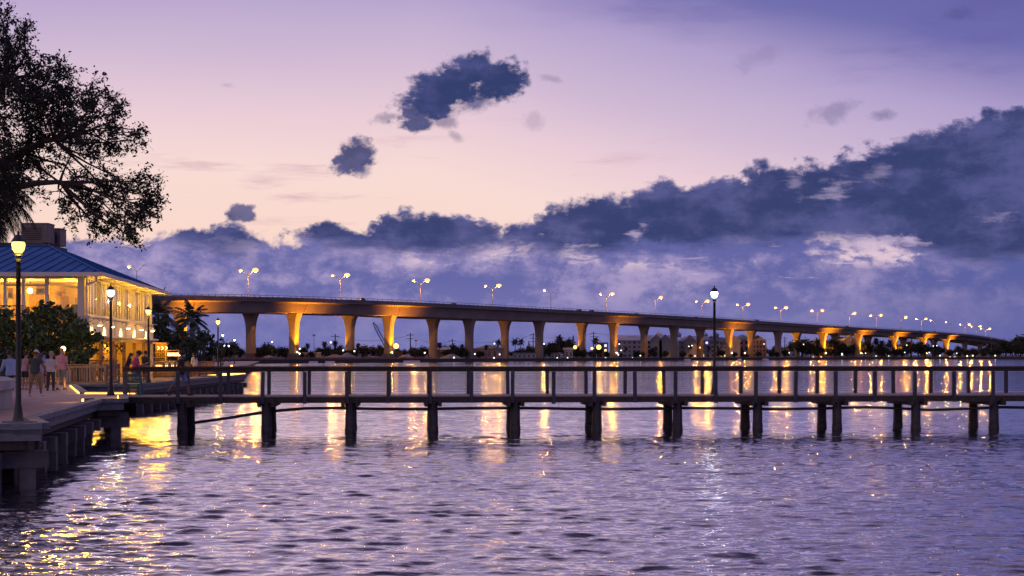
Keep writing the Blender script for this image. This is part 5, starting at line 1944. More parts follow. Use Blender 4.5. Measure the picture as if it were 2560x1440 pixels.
pc = W(-28, 478, 45)
palm('cabbage_palm', pc.x, pc.y, 2.0, pc.z - 2.0, 'shaggy cabbage palm hanging under the oak beside the near lamp', nf=54, L=1.75, wl=0.8, w=0.035, tr=0.2, rngs=3, skirt=True, leaf=mat('shaggy_palm_leaf', (0.030, 0.030, 0.016), 0.7, var=0.4))
p = W(478, 800, 165)
palm('coconut_palm', p.x, p.y, 1.3, p.z - 1.3, 'coconut palm with full crown against the bridge girder', nf=26, L=2.6, wl=0.75, w=0.09, rngs=4)
p = W(395, 790, 135)
palm('coconut_palm', p.x, p.y, 1.3, p.z - 1.3, 'coconut palm just right of the restaurant eave', nf=20, L=3.0, wl=0.7, w=0.08, rngs=6)
p = W(455, 850, 150)
palm('coconut_palm', p.x, p.y, 1.3, p.z - 1.3, 'low coconut palm below the full crowned one', nf=22, L=2.6, wl=0.7, w=0.08, rngs=8)


def bushy(name, label, blobs, d0, dd, leaf, leafm, n_per, root, cat='tree', group=None):
    """foliage filling a set of lumps given as (column, row, radius) at about depth d0"""
    t = thing(name, label, cat, root, group)
    br = MB()
    P = []
    for px, py, r in blobs:
        d = d0 + NPR.uniform(-dd, dd)
        c = W(px, py, d)
        rr = r / FPX * d
        top = Vector((root[0], root[1], root[2] + 0.9))
        m = top.lerp(c, 0.55) + Vector(NPR.normal(size=3)) * rr * 0.2
        br.tube([root, top, m, c], [0.13, 0.10, 0.06, 0.02], 6)
        n = int(n_per * (r / 30) ** 2)
        k = max(6, n // 12)
        cen = NPR.normal(size=(k, 3))
        cen /= np.linalg.norm(cen, axis=1)[:, None]
        cen *= NPR.uniform(0.35, 1.0, (k, 1))
        pts = cen[NPR.integers(0, k, n)] * rr + NPR.normal(size=(n, 3)) * rr * 0.17
        P.append(pts + np.array(c))
        for q in cen[:10]:
            br.tube([c, Vector(np.array(c) + q * rr)], [0.02, 0.006], 3, False)
    br.build('trunk', M_BARK, t)
    lv = LeafMesh()
    lv.add(leaf_quads(np.concatenate(P), leaf, NPR, aspect=0.75))
    lv.build('crown', leafm, t)
    return t


bushy('sea_grape', 'leafy sea grape shrub left of the near lamp post', [(-40, 800, 55), (-30, 880, 60), (15, 790, 26), (10, 850, 45), (25, 905, 40), (-60, 930, 50), (20, 820, 30), (-5, 930, 40)], 76, 1.2, 0.19, M_LEAF_SG, 330, tuple(G(5, 76, ZD)))
bushy('sea_grape', 'tall sea grape shrub in the middle, between two lamp posts', [(70, 810, 34), (100, 790, 32), (125, 772, 20), (140, 800, 36), (95, 840, 44), (150, 845, 42), (110, 885, 38), (70, 870, 36), (60, 910, 30), (160, 775, 15), (175, 795, 24), (155, 890, 30), (105, 765, 14)], 76.5, 1.2, 0.19, M_LEAF_SG, 330, tuple(G(110, 76.5, ZD)))
bushy('sea_grape', 'right hand sea grape shrub spreading toward the wall lamps', [(200, 815, 26), (190, 850, 36), (225, 850, 28), (240, 845, 16), (200, 890, 28), (225, 880, 18), (180, 905, 20), (210, 830, 22), (215, 905, 14)], 76, 1.0, 0.19, M_LEAF_SG, 330, tuple(G(195, 76, ZD)))
bushy('hedge_shrub', 'low dark shrub below the oak on the lawn', [(5, 905, 30), (-40, 900, 45), (25, 890, 20)], 60, 1.0, 0.16, M_LEAF_DK, 240, tuple(G(-5, 60, 1.9)), cat='shrub')
bushy('dense_tree', 'dense dark tree at the restaurant corner', [(395, 830, 30), (410, 800, 20), (400, 860, 34), (425, 850, 28), (385, 880, 26), (420, 885, 26), (440, 880, 24)], 125, 3, 0.34, M_LEAF_DK, 300, tuple(G(405, 125, 1.3)))
bushy('dense_tree', 'broad dark sea grape tree behind the orange fence', [(470, 865, 26), (495, 855, 24), (515, 850, 20), (530, 868, 20), (500, 885, 26), (525, 890, 20), (465, 893, 24), (505, 832, 10), (520, 838, 10), (540, 880, 12)], 140, 3, 0.36, M_LEAF_DK, 300, tuple(G(500, 140, 1.3)))
bushy('dense_tree', 'slim tree top beside the far amber lamp', [(553, 850, 7), (548, 868, 14), (560, 872, 10), (545, 890, 16)], 175, 2, 0.4, M_LEAF_DK, 220, tuple(G(552, 175, 1.3)))
bushy('flowering_shrub', 'small lit shrub above the bar counter', [(420, 885, 12), (440, 890, 10), (458, 886, 12)], 112, 1, 0.2, M_LEAF_SG, 260, tuple(G(440, 112, 1.3)), cat='shrub')
# ------------------------------------------------------------------ far bank
def shore_pts():
    out = []
    for px in list(range(540, 2120, 60)):
        f = on_line(px, 17.0)
        if f is not None:
            p = at_i(offset(17.0), f)
            out.append((p.x, p.y))
    for px, d in ((2180, 868), (2300, 880), (2450, 888), (2700, 895), (3200, 900), (4200, 905)):
        q = G(px, d)
        out.append((q.x, q.y))
    return out


SHORE = shore_pts()


def shore_d(px):
    """depth of the water's edge at a photograph column"""
    r = (px - 1280) / FPX
    for a, b in zip(SHORE[:-1], SHORE[1:]):
        ca, cb = a[0] - r * a[1], b[0] - r * b[1]
        if ca <= 0 < cb:
            f = -ca / (cb - ca)
            return a[1] + (b[1] - a[1]) * f
    return 600.0


fb = MB().prism(SHORE + [(2600, 3600), (-1500, 3600), (-330, 470)], -1.5, 1.15)
tag(fb.build('terrain', M_SOIL), 'flat dark far bank of the river', 'terrain', kind='structure')
sw_ = thing('seawall', 'long dark seawall along the far bank', 'wall', (SHORE[4][0], SHORE[4][1], 0))
MB().loft([[(x - 0, y - 0.5, -1), (x, y + 0.4, -1), (x, y + 0.4, 1.22), (x, y - 0.5, 1.22)] for x, y in SHORE]).build('wall_body', mat('dark_seawall', (0.035, 0.032, 0.035), 0.8, var=0.3), sw_)
MB().loft([[(x, y - 0.7, 1.223), (x, y + 0.7, 1.223), (x, y + 0.7, 1.36), (x, y - 0.7, 1.36)] for x, y in SHORE]).build('coping', mat('coping', (0.10, 0.085, 0.085), 0.8), sw_)
gs = MB()
for i in range(2600):
    px = NPR.uniform(560, 1060)
    d = shore_d(px) + NPR.uniform(1.5, 20)
    p = G(px, d, 1.15)
    h = NPR.uniform(0.4, 1.1)
    a = NPR.uniform(0, 3.14)
    gs.add([(p.x - .25 * math.cos(a), p.y - .25 * math.sin(a), p.z), (p.x + .25 * math.cos(a), p.y + .25 * math.sin(a), p.z), (p.x + NPR.uniform(-.3, .3), p.y, p.z + h)], [(0, 1, 2)])
tag(gs.build('shore_grass', mat('dry_grass', (0.22, 0.13, 0.12), 0.9, var=0.4, scale=0.3)), 'dry reddish shore grass under the bridge', 'grass', kind='stuff')


def heap(px, py, w, h, label, off=22):
    d = shore_d(px) + off
    c = G(px, d, 1.1)
    t = MB()
    n, m = 18, 6
    rings = []
    hw, hh = w / FPX * d / 2, h / FPX * d
    for j in range(m + 1):
        f = j / m
        ring = []
        for k in range(n):
            a = 2 * math.pi * k / n
            r = (1 - f) ** 0.85 * (1 + 0.16 * math.sin(3 * a + px) + 0.10 * math.sin(7 * a + j)) + 0.02
            ring.append((c.x + hw * r * math.cos(a), c.y + hw * 0.6 * r * math.sin(a), c.z + hh * f * (1 + 0.05 * math.sin(5 * a + j))))
        rings.append(ring)
    t.loft(rings)
    o = t.build('gravel_heap', mat('gravel', (0.30, 0.27, 0.27), 0.95, var=0.3, scale=0.8, bump=0.8, bscale=3), None, True, at=c)
    tag(o, label, 'gravel heap')


heap(672, 892, 60, 11, 'small gravel heap right of the first bridge pier')
heap(838, 890, 80, 13, 'broad gravel heap in front of the long white shed')
heap(868, 890, 60, 17, 'tallest gravel heap beside the third pier')
heap(935, 893, 90, 8, 'low gravel spread between third and fourth piers')
heap(1016, 890, 56, 12, 'pointed gravel heap right of the amber pier')
heap(1130, 890, 62, 13, 'gravel heap between the plain grey piers')

# ---- trees of the far bank: three shapes, many copies
def proto_round():
    t = thing('far_tree', 'x', 'tree', (0, 0, 0))
    MB().tube([(0, 0, 0), (0, 0, 3.2), (0.3, 0, 4.5)], [0.3, 0.22, 0.1], 6).build('trunk', M_BARK, t)
    P = []
    for _ in range(30):
        v = NPR.normal(size=3)
        v /= np.linalg.norm(v)
        c = np.array([0, 0, 5.0]) + v * np.array([3.4, 3.4, 2.6]) * NPR.uniform(0.35, 1.0)
        P.append(c + NPR.normal(size=(46, 3)) * 0.75)
    lv = LeafMesh()
    lv.add(leaf_quads(np.concatenate(P), 0.85, NPR, aspect=0.8))
    lv.build('crown', M_LEAF_FAR, t)
    return t


def proto_palm(seed, L, nf):
    return palm('far_palm', 0, 0, 0, 9.0, 'x', nf=nf, L=L, wl=0.9, w=0.22, tr=0.22, rngs=seed, skirt=(nf > 24), leaf=M_LEAF_FAR)


def proto_pine():
    t = thing('far_pine', 'x', 'tree', (0, 0, 0))
    MB().tube([(0, 0, 0), (0, 0, 15)], [0.3, 0.05], 6).build('trunk', M_BARK, t)
    P = []
    for j in range(14):
        z = 3 + j * 0.88
        r = 3.0 * (1 - j / 14.5)
        for k in range(7):
            a = k * 0.9 + j
            f = NPR.uniform(0.1, 1.0, (14, 1))
            P.append(np.array([[r * math.cos(a), r * math.sin(a), -0.3]]) * f + np.array([[0, 0, z]]) + NPR.normal(size=(14, 3)) * 0.12)
    lv = LeafMesh()
    lv.add(leaf_quads(np.concatenate(P), 0.5, NPR, aspect=0.5))
    lv.build('crown', M_LEAF_FAR, t)
    return t


PROTO = {'round': proto_round(), 'palm': proto_palm(21, 2.4, 30), 'coco': proto_palm(22, 3.2, 20), 'pine': proto_pine()}
USED = set()
LAB = {'round': 'bushy dark tree in the far bank tree line', 'palm': 'ball crowned palm standing out of the far bank trees', 'coco': 'feathery palm on the far bank', 'pine': 'pointed pine rising over the far bank trees'}
GRP = {'round': 'bushy trees of the far bank', 'palm': 'palms of the far bank', 'coco': 'palms of the far bank', 'pine': 'pines of the far bank'}
NAT = {'round': 7.8, 'palm': 10.6, 'coco': 11.0, 'pine': 15.4}


def far_tree(kind, px, ytop, off, wide=1.0):
    d = shore_d(px) + off
    c = G(px, d, 1.1)
    hgt = EYE + (HOR - ytop) / FPX * d - 1.1
    s = hgt / NAT[kind]
    o = PROTO[kind] if kind not in USED else copy_tree(PROTO[kind])
    USED.add(kind)
    o.location = c
    o.rotation_euler = (0, 0, NPR.uniform(0, 6.28))
    o.scale = (s * wide, s * wide, s)
    o['label'] = LAB[kind]
    o['group'] = GRP[kind]


rg = random.Random(4)
SKY_LINE = [(560, 862), (585, 856), (610, 872), (640, 868), (660, 858), (700, 868), (730, 870), (770, 872), (800, 870), (840, 868), (880, 866), (920, 870), (960, 862), (1000, 868), (1060, 866), (1110, 864), (1160, 864), (1200, 868),
            (1250, 868), (1290, 872), (1330, 868), (1360, 858), (1390, 848), (1420, 852), (1450, 868), (1500, 872), (1540, 876), (1640, 872), (1700, 876), (1780, 880), (1960, 866), (2000, 852), (2040, 856), (2100, 852), (2140, 862), (2180, 854),
            (2230, 862), (2300, 858), (2360, 868), (2420, 873), (2455, 870), (2485, 862), (2510, 852), (2540, 850), (2580, 842), (2640, 845)]
px = 556.0
while px < 2620:
    y = interp(SKY_LINE, px)
    far_tree('round', px, y + rg.uniform(-5, 8), rg.uniform(45, 110), rg.uniform(0.8, 1.4))
    if rg.random() < 0.55:
        far_tree('round', px + rg.uniform(-6, 6), y + rg.uniform(7, 14), rg.uniform(30, 44), rg.uniform(1.1, 1.5))
    px += rg.uniform(14, 24)
for px, y in ((769, 858), (811, 853), (838, 851), (838, 868), (1099, 856), (895, 858), (1155, 860), (2090, 852), (2205, 850), (1215, 862)):
    far_tree('palm', px, y, 28 + rg.uniform(0, 25), 0.9)
for px, y in ((1246, 850), (1288, 846), (1302, 847), (1398, 839), (1489, 843), (1420, 850), (1374, 862), (1392, 866), (1640, 866), (1690, 862), (1725, 862), (1772, 866), (1796, 868), (2045, 846), (2190, 846), (2225, 850), (2540, 846), (1565, 868)):
    far_tree('coco', px, y, 26 + rg.uniform(0, 25), 0.9)
for px, y in ((1433, 836), (1322, 850), (2279, 840), (662, 853)):
    far_tree('pine', px, y, 60, 1.0)

# ---- buildings of the far bank
M_HW = mat('pale_stucco', (0.33, 0.32, 0.36), 0.8, var=0.08, scale=0.2)
M_HW2 = mat('rose_stucco', (0.28, 0.20, 0.20), 0.8, var=0.08, scale=0.2)
M_HR = mat('light_metal_roof', (0.34, 0.36, 0.42), 0.5, 0.2, var=0.12, scale=0.2)
M_HR2 = mat('grey_roof', (0.16, 0.17, 0.19), 0.7, var=0.15, scale=0.2)
M_WIN = mat('dark_window', (0.03, 0.035, 0.05), 0.12, var=0.2)
M_LITW = glow('lit_window', (1.0, 0.74, 0.36), 1.6)
M_LITC = glow('cool_lit_window', (0.85, 0.9, 1.0), 1.3)


def building(px0, px1, ybase, yeave, label, off=80, depth=14.0, roof='hip', ridge=None, floors=3, bays=6, wall=None, roofm=None, lit=(), gables=(), balcony=False, cupola=(), name='apartment_block', cat='building'):
    d = shore_d((px0 + px1) / 2) + off
    x0, x1 = gx(px0, d), gx(px1, d)
    z0 = 1.1
    z1 = EYE + (HOR - yeave) / FPX * d
    t = thing(name, label, cat, ((x0 + x1) / 2, d, z0))
    wall = wall or M_HW
    roofm = roofm or M_HR
    xm = (x0 + x1) / 2
    wd = x1 - x0
    wo = MB().box((xm, d + depth / 2, (z0 + z1) / 2), (wd, depth, z1 - z0)).build('wall', wall, t)
    zr = (EYE + (HOR - ridge) / FPX * (d + depth / 2)) if ridge else z1 + 0.3
    e = 0.6
    if roof == 'hip':
        i = min(depth / 2, wd / 2 - 0.3)
        V = [(x0 - e, d - e, z1), (x1 + e, d - e, z1), (x1 + e, d + depth + e, z1), (x0 - e, d + depth + e, z1), (x0 + i, d + depth / 2, zr), (x1 - i, d + depth / 2, zr)]
        MB().add(V, [(0, 1, 5, 4), (1, 2, 5), (2, 3, 4, 5), (3, 0, 4), (3, 2, 1, 0)]).build('roof', roofm, t)
    elif roof == 'gable':
        V = [(x0 - e, d - e, z1), (x1 + e, d - e, z1), (x1 + e, d + depth + e, z1), (x0 - e, d + depth + e, z1), (x0 - e, d + depth / 2, zr), (x1 + e, d + depth / 2, zr)]
        MB().add(V, [(0, 1, 5, 4), (2, 3, 4, 5), (1, 2, 5), (3, 0, 4), (3, 2, 1, 0)]).build('roof', roofm, t)
    else:
        MB().box((xm, d + depth / 2, z1 + 0.15), (wd + 0.4, depth + 0.4, 0.5)).build('roof', roofm, t)
    for gpx in gables:
        gx_ = gx(gpx, d)
        gw, gh = 3.6, 3.2
        V = [(gx_ - gw, d - 1.2, z1 - 0.2), (gx_ + gw, d - 1.2, z1 - 0.2), (gx_, d - 1.2, z1 + gh), (gx_ - gw, d + depth / 2, z1 - 0.2), (gx_ + gw, d + depth / 2, z1 - 0.2), (gx_, d + depth / 2, z1 + gh)]
        go = MB().add([V[0], V[1], V[2]], [(0, 1, 2)]).box((gx_, d - 0.55, (z0 + z1) / 2 - .2), (gw * 1.7, 1.1, z1 - z0 - .4)).build('gable', wall, t)
        MB().beam(V[0], V[2], 0.5, 0.25, up=(0, 1, 0)).beam(V[1], V[2], 0.5, 0.25, up=(0, 1, 0)).add([V[0], V[2], V[5], V[3]], [(0, 1, 2, 3)]).add([V[1], V[2], V[5], V[4]], [(3, 2, 1, 0)]).build('gable_roof', roofm, go)
    for cpx in cupola:
        cx = gx(cpx, d)
        co = MB().box((cx, d + depth / 2, zr + 0.4), (2.2, 2.2, 1.6)).build('cupola', wall, t)
        MB().lathe((cx, d + depth / 2, zr + 1.2), [(2.0, 0), (0.9, 0.7), (0.1, 1.5), (0.05, 2.2)], 8).build('cupola_roof', roofm, co)
    fh = (z1 - z0) / floors
    bw = wd / bays
    for f in range(floors):
        for b in range(bays):
            cx = x0 + bw * (b + 0.5)
            cz = z0 + fh * (f + 0.52)
            on = (f, b) in lit
            fo = MB().box((cx, d - 0.03, cz), (bw * 0.50, 0.08, fh * 0.56)).build('window', wall, t)
            MB().box((cx, d - 0.075, cz), (bw * 0.44, 0.02, fh * 0.5)).build('pane', (M_LITW if (f + b) % 3 else M_LITC) if on else M_WIN, fo)
        if balcony:
            z = z0 + fh * f
            bo = MB().box((xm, d - 1.0, z + 0.1), (wd, 1.6, 0.2)).build('balcony', wall, t)
            rl = MB()
            rl.box((xm, d - 1.75, z + 1.15), (wd, 0.06, 0.1))
            for x in np.arange(x0, x1, 0.8):
                rl.box((x, d - 1.75, z + 0.65), (0.09, 0.05, 0.95))
            rl.build('railing', wall, bo)
            for b in range(bays + 1):
                MB().box((x0 + bw * b, d - 1.6, z + fh / 2), (0.28, 0.28, fh - 0.02)).build('post', wall, t)
    return t


building(1543, 1690, 893, 851, 'long pale four storey apartment block with flat front right of the tenth pier', off=90, floors=4, bays=12, ridge=838, lit={(1, 9), (0, 11)}, roof='gable', balcony=False)
building(1690, 1800, 893, 851, 'pale gabled apartment block with twin peaks and a small cupola', off=82, floors=4, bays=9, ridge=840, gables=(1632 + 10 + 0, 1655), cupola=(1650,), lit={(0, 1), (0, 2), (0, 5), (1, 3), (1, 1)})
building(1630, 1678, 893, 852, 'twin gabled middle wing of the pale apartments', off=74, floors=4, bays=4, ridge=842, gables=(1640, 1662), lit={(0, 0), (0, 2), (1, 1)})
building(1700, 1742, 893, 853, 'pale apartment wing with cupola behind the thirteenth pier', off=70, floors=4, bays=4, ridge=842, gables=(1724,), cupola=(1701,), lit={(0, 1), (0, 3)})
building(1762, 1842, 893, 854, 'pale apartment wing behind the pier lamp post', off=70, floors=4, bays=7, ridge=843, gables=(1778, 1836), cupola=(1768, 1796), lit={(0, 0), (0, 1), (0, 3), (0, 4)})
building(1882, 1914, 893, 851, 'rose coloured house with stacked white verandas', off=60, floors=4, bays=4, ridge=838, wall=M_HW2, balcony=True, roofm=M_HR2)
building(1836, 1884, 880, 849, 'large grey hipped roof house behind the amber piers', off=95, floors=3, bays=4, ridge=836, roofm=M_HR2, wall=M_HW2)
building(2035, 2072, 893, 852, 'small pale apartment wing left of the bright amber pier', off=60, floors=3, bays=3, ridge=846)
building(2072, 2148, 893, 851, 'pale three storey apartments between the bright amber piers', off=66, floors=3, bays=8, ridge=842, gables=(2124,), lit={(0, 3), (0, 4), (0, 6)})
building(1185, 1260, 896, 872, 'low rose house with wide eaves', off=36, floors=1, bays=5, ridge=862, wall=M_HW2, roofm=M_HR2, name='house', cat='house')
building(1282, 1340, 897, 884, 'long grey shed with a flat roof by the water', off=20, floors=1, bays=5, roof='flat', roofm=M_HR2, name='shed', cat='shed')
building(752, 790, 896, 883, 'long white shed behind the gravel heaps', off=48, floors=1, bays=4, roof='flat', name='shed', cat='shed')
building(1412, 1432, 895, 875, 'small white gabled boat house', off=32, floors=1, bays=2, roof='gable', ridge=869, name='house', cat='house')
building(1378, 1402, 895, 883, 'low white boat shed beside the palms', off=34, floors=1, bays=3, roof='hip', ridge=879, name='shed', cat='shed')
building(1495, 1520, 893, 858, 'narrow rose building beside the big amber lamp', off=80, floors=3, bays=2, roof='flat', wall=M_HW2, lit={(1, 1), (2, 1)})
building(1096, 1120, 895, 874, 'small rose house between the plain grey piers', off=60, floors=1, bays=2, roof='gable', ridge=868, wall=M_HW2, name='house', cat='house')
building(1965, 1990, 896, 880, 'small grey gabled house beside the veranda house', off=36, floors=1, bays=2, roof='gable', ridge=872, roofm=M_HR2, name='house', cat='house')
building(2196, 2230, 893, 872, 'dim pale house in the trees at the right', off=40, floors=1, bays=3, roof='hip', ridge=862, lit={(0, 1)}, roofm=M_HR2, name='house', cat='house')


# ---- utility poles, wires, crane
def pole(px, ytop, label, arms=2, off=70):
    d = shore_d(px) + off
    b = G(px, d, 1.1)
    zt = EYE + (HOR - ytop) / FPX * d
    t = thing('utility_pole', label, 'utility pole', tuple(b), 'utility poles on the far bank')
    MB().tube([b, (b.x, b.y, zt)], [0.32, 0.2], 6).build('pole', M_BARK, t)
    for k in range(arms):
        z = zt - 0.9 - 1.6 * k
        MB().box((b.x, b.y - 0.25, z), (3.2, 0.2, 0.22)).build('cross_arm', M_BARK, t)
    return Vector((b.x, b.y, zt - 0.8))


tops = [pole(px, y, lab, a) for px, y, lab, a in ((838, 835, 'utility pole behind the third pier', 1), (1026, 832, 'stout utility pole right of the amber pier', 2), (1131, 847, 'utility pole with wide arms above the gravel heap', 1),
                                                  (1333, 832, 'utility pole behind the eighth pier', 3), (1484, 829, 'utility pole above the big amber lamp', 3), (1962, 842, 'utility pole between the right hand piers', 2))]
for i in range(len(tops) - 1):
    a, b = tops[i], tops[i + 1]
    pts = []
    for k in range(13):
        f = k / 12
        p = a.lerp(b, f)
        p.z -= 4 * f * (1 - f) * 2.2
        pts.append(p)
    o = MB().tube(pts, 0.05, 4).build('power_line', M_BLACK, None, at=a)
    tag(o, 'thin overhead power line strung between far bank poles', 'power line', 'power lines over the far bank')
for px, y, lab in ((785, 838, 'thin radio mast behind the second pier'), (1040, 851, 'short mast right of the stout utility pole'), (2333, 852, 'slim mast between the last bright piers'), (2478, 846, 'small water tower mast at the far right')):
    d = shore_d(px) + 50
    b = G(px, d, 1.1)
    zt = EYE + (HOR - y) / FPX * d
    t = thing('radio_mast', lab, 'mast', tuple(b))
    MB().tube([b, (b.x, b.y, zt)], [0.16, 0.08], 5).build('mast', M_STEEL, t)
    MB().sph((b.x, b.y, zt), (0.6, 0.6, 0.35), 8, 5).build('antenna', M_STEEL, t)


def crane():
    d = shore_d(980) + 55
    base = G(984, d, 1.1)
    t = thing('crawler_crane', 'dark lattice boom crane leaning left behind the amber pier', 'crane', tuple(base))
    MB().box((base.x, base.y, 1.7), (5.5, 1.0, 1.1)).build('track', M_BLACK, t)
    MB().box((base.x, base.y + 3.4, 1.7), (5.5, 1.0, 1.1)).build('track', M_BLACK, t)
    MB().box((base.x + 0.6, base.y + 1.7, 3.3), (5.5, 3.2, 2.0)).build('engine_house', mat('crane_paint', (0.08, 0.05, 0.02), 0.6), t)
    MB().box((base.x - 2.4, base.y + 0.3, 3.5), (1.4, 1.2, 2.2)).build('cab', M_BLACK, t)
    a = Vector((base.x - 1.5, base.y + 1.7, 3.0))
    b = W(933, 806, d + 1.7)
    ax = (b - a).normalized()
    sx = Vector((ax.z, 0, -ax.x))
    sy = Vector((0, 1, 0))
    bm = MB()
    n = 16
    cs = [(-1, -1), (1, -1), (1, 1), (-1, 1)]
    W_ = lambda f: 0.55 * min(1.0, 0.35 + 4 * min(f, 1 - f))
    for i in range(n):
        f0, f1 = i / n, (i + 1) / n
        p0, p1 = a.lerp(b, f0), a.lerp(b, f1)
        for k, (u, v) in enumerate(cs):
            u2, v2 = cs[(k + 1) % 4]
            q0 = p0 + sx * u * W_(f0) + sy * v * W_(f0)
            q1 = p1 + sx * u * W_(f1) + sy * v * W_(f1)
            r1 = p1 + sx * u2 * W_(f1) + sy * v2 * W_(f1)
            bm.tube([q0, q1], 0.10, 4, False)
            bm.tube([q0, r1], 0.06, 4, False)
    bm.build('boom', M_BLACK, t)
    MB().tube([b, Vector((base.x + 3, base.y + 1.7, 6.5))], 0.05, 4).build('stay_cable', M_BLACK, t)


crane()

# ---- shore lamps
def shore_lamp(px, py, label, col, r, strength, off, group):
    d = shore_d(px) + off
    p = W(px, py, d)
    t = thing('shore_lamp', label, 'street lamp', (p.x, p.y, 1.1), group)
    MB().tube([(p.x, p.y, 1.1), (p.x, p.y, max(p.z - r * 0.4, 1.2))], 0.09, 5).build('pole', M_BLACK, t)
    MB().sph(p, r, 8, 6).build('lamp_globe', glow('shore_%d_%d_%d' % (col[1] * 100, col[2] * 100, strength), col, strength), t, True)


WH = (1.0, 0.93, 0.86)
YL = (1.0, 0.85, 0.45)
AM = (1.0, 0.48, 0.05)
for px, py, r in [(a, b, 0.42) for a, b in ((749, 872), (749, 884), (858, 876), (680, 855), (827, 856), (886, 878), (1135, 894), (1236, 859), (1235, 895), (1249, 886), (1187, 885), (1393, 895), (1419, 895), (1360, 860), (1548, 860), (1546, 887), (1514, 895), (1581, 895),
                                   (1601, 889), (1730, 864), (1737, 890), (1722, 866), (1553, 876), (1910, 860), (1973, 882), (2009, 861), (2190, 890), (2222, 890), (2267, 863), (2262, 881), (2323, 881), (2333, 865), (2342, 864), (2392, 883), (2033, 893), (2105, 884), (2164, 883))]:
    shore_lamp(px, py, 'small white lamp along the far bank', WH, r * 0.62, 3.5, 6 if py > 880 else 24, 'small white lamps of the far bank')
for px, py in ((2375, 893), (2387, 893), (2408, 894), (2418, 890), (2432, 889), (2452, 894), (2474, 894), (2488, 889), (2509, 895), (2521, 895), (2543, 895), (2556, 895), (2350, 889)):
    shore_lamp(px, py, 'small yellow dock lamp in the row at the far right', YL, 0.34, 5, 3, 'yellow dock lamps at the far right')
for px, py, r, lab in ((990, 865, 1.3, 'big amber lamp right of the fourth pier'), (1497, 868, 1.5, 'biggest amber lamp on the far bank'), (1438, 868, 1.1, 'amber lamp left of the biggest one'), (1480, 871, 0.8, 'smaller amber lamp on the utility pole'), (1750, 869, 0.5, 'small amber lamp by the apartments'), (2053, 893, 0.6, 'amber marker lamp on the water edge')):
    shore_lamp(px, py, lab, (1.0, 0.55, 0.12), r * 0.75, 3.2, 24, None)
shore_lamp(1767, 857, 'blue floodlight on the apartment gable left of the pier lamp post', (0.25, 0.22, 1.0), 0.7, 4, 60, None)

# ---- floating docks, marker, little boats
M_DOCKW = mat('white_dock', (0.62, 0.58, 0.60), 0.6, var=0.1)
for px0, px1, y, lab in ((773, 794, 905, 'short white floating dock, leftmost of the pair'), (814, 836, 905, 'short white floating dock, right one of the pair'), (1009, 1049, 904, 'longest white floating dock'), (1711, 1726, 900, 'white floating dock left of the pier lamp post'),
                         (1845, 1853, 899, 'tiny white float right of the pier lamp post'), (1906, 1920, 899, 'white float in front of the veranda house')):
    px = (px0 + px1) / 2
    d = shore_d(px) - 6
    x0, x1 = gx(px0, d), gx(px1, d)
    t = thing('floating_dock', lab, 'dock', ((x0 + x1) / 2, d, 0))
    MB().box(((x0 + x1) / 2, d, 0.32), (x1 - x0, 2.2, 0.62)).build('float', M_DOCKW, t)
    MB().box(((x0 + x1) / 2, d, 0.66), (x1 - x0 + 0.1, 2.3, 0.06)).build('deck', M_DOCKW, t)
    for x in (x0 + 0.3, x1 - 0.3):
        MB().tube([(x, d + 1.25, -1), (x, d + 1.25, 1.5)], 0.11, 6).build('pile', M_PILE, t)
md = 640
q = G(2332, md)
t = thing('channel_marker', 'dark channel marker post in the water at the right', 'marker', tuple(q))
MB().tube([(q.x, q.y, -1), (q.x, q.y, 2.6)], 0.16, 6).build('post', M_PILE, t)
MB().box((q.x, q.y - 0.2, 2.3), (1.0, 0.06, 0.9)).build('marker_board', M_BLACK, t)

# ---- cars on the bridge
M_TYRE = mat('tyre_rubber', (0.02, 0.02, 0.02), 0.9)
M_HEADL = glow('car_headlight', (1.0, 0.92, 0.75), 120.0)
M_TAIL = glow('car_tail_light', (1.0, 0.06, 0.05), 40.0)


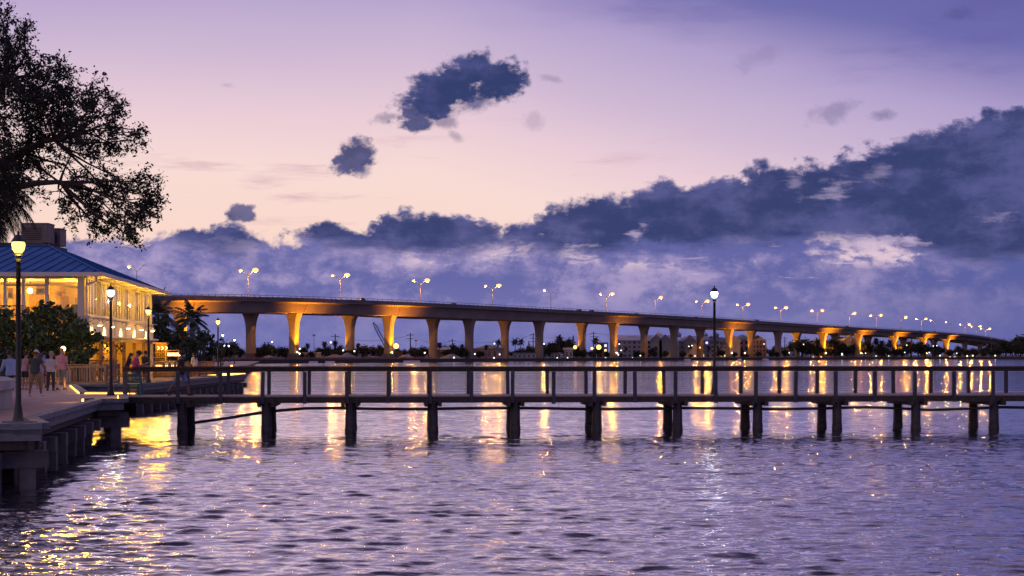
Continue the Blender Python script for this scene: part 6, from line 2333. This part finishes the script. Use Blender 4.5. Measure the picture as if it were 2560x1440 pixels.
def car(px, col, label, away=True, tall=1.0):
    off = 1.5 if away else -2.5
    f = on_line(px, off)
    p = at_i(offset(off), f)
    h = at_i(FH, f).normalized() * (1 if away else -1)
    n = nrm(h)
    z = float(at_i(ZT, f)) - 1.05
    t = thing('car', label, 'car', (p.x, p.y, z), 'cars crossing the bridge')

    def w(a, b, c):
        v = p + h * a + n * b
        return (v.x, v.y, z + c)
    paint = mat('car_paint_%d%d%d' % tuple(int(c * 100) for c in col), col, 0.3, 0.2, var=0.05)
    k = tall
    body = [[w(a, -b, z0), w(a, b, z0), w(a, b, z1), w(a, b * .92, z2), w(a, -b * .92, z2), w(a, -b, z1)] for a, b, z0, z1, z2 in
            ((-2.25, .80, .45, .70, .85), (-2.1, .90, .3, .80, 1.0 * k), (-0.9, .92, .25, .85, 1.0 * k), (0.9, .92, .25, .85, 1.0 * k), (2.0, .88, .3, .72, .85 * k), (2.3, .75, .4, .62, .70))]
    MB().loft(body).build('body', paint, t)
    cab = [[w(a, -b, 0.95 * k), w(a, b, 0.95 * k), w(a2, b * .82, z1), w(a2, -b * .82, z1)] for a, a2, b, z1 in ((-2.0, -1.6, .82, 1.3 * k), (-1.4, -1.2, .85, 1.68 * k), (0.2, 0.1, .85, 1.70 * k), (1.2, 0.6, .82, 1.5 * k))]
    MB().loft(cab).build('cabin', M_WIN, t)
    for a in (-1.4, 1.45):
        for b in (-.85, .85):
            MB().tube([w(a, b - .1, .33), w(a, b + .1, .33)], 0.33, 10).build('wheel', M_TYRE, t)
    for b in (-.62, .62):
        MB().sph(w(2.25, b, .66), 0.16, 6, 4).build('headlight', M_HEADL, t)
        MB().sph(w(-2.22, b, .80), 0.15, 6, 4).build('tail_light', M_TAIL, t)


for px, c, lab, aw, tl in ((906, (0.55, 0.48, 0.42), 'pale van just left of the third twin arm lamp', True, 1.25), (1131, (0.03, 0.03, 0.04), 'dark car with a lit headlight', False, 1.2), (1449, (0.10, 0.04, 0.04), 'dark red car on the bridge crest', True, 1.1),
                           (1478, (0.45, 0.42, 0.44), 'silver pickup with white lights near the crest', False, 1.25), (1589, (0.30, 0.28, 0.30), 'grey car with white lights past the crest', False, 1.1), (1738, (0.25, 0.24, 0.27), 'grey car left of the pier lamp post', False, 1.1),
                           (1893, (0.04, 0.04, 0.05), 'black car right of the pier lamp post', True, 1.2), (2118, (0.12, 0.02, 0.02), 'red car with glowing tail lights', True, 1.1), (2302, (0.05, 0.05, 0.06), 'dark car, the first of two with tail lights', True, 1.0),
                           (2336, (0.05, 0.05, 0.06), 'dark car leading, with bright red tail lights', True, 1.1)):
    car(px, c, lab, aw, tl)
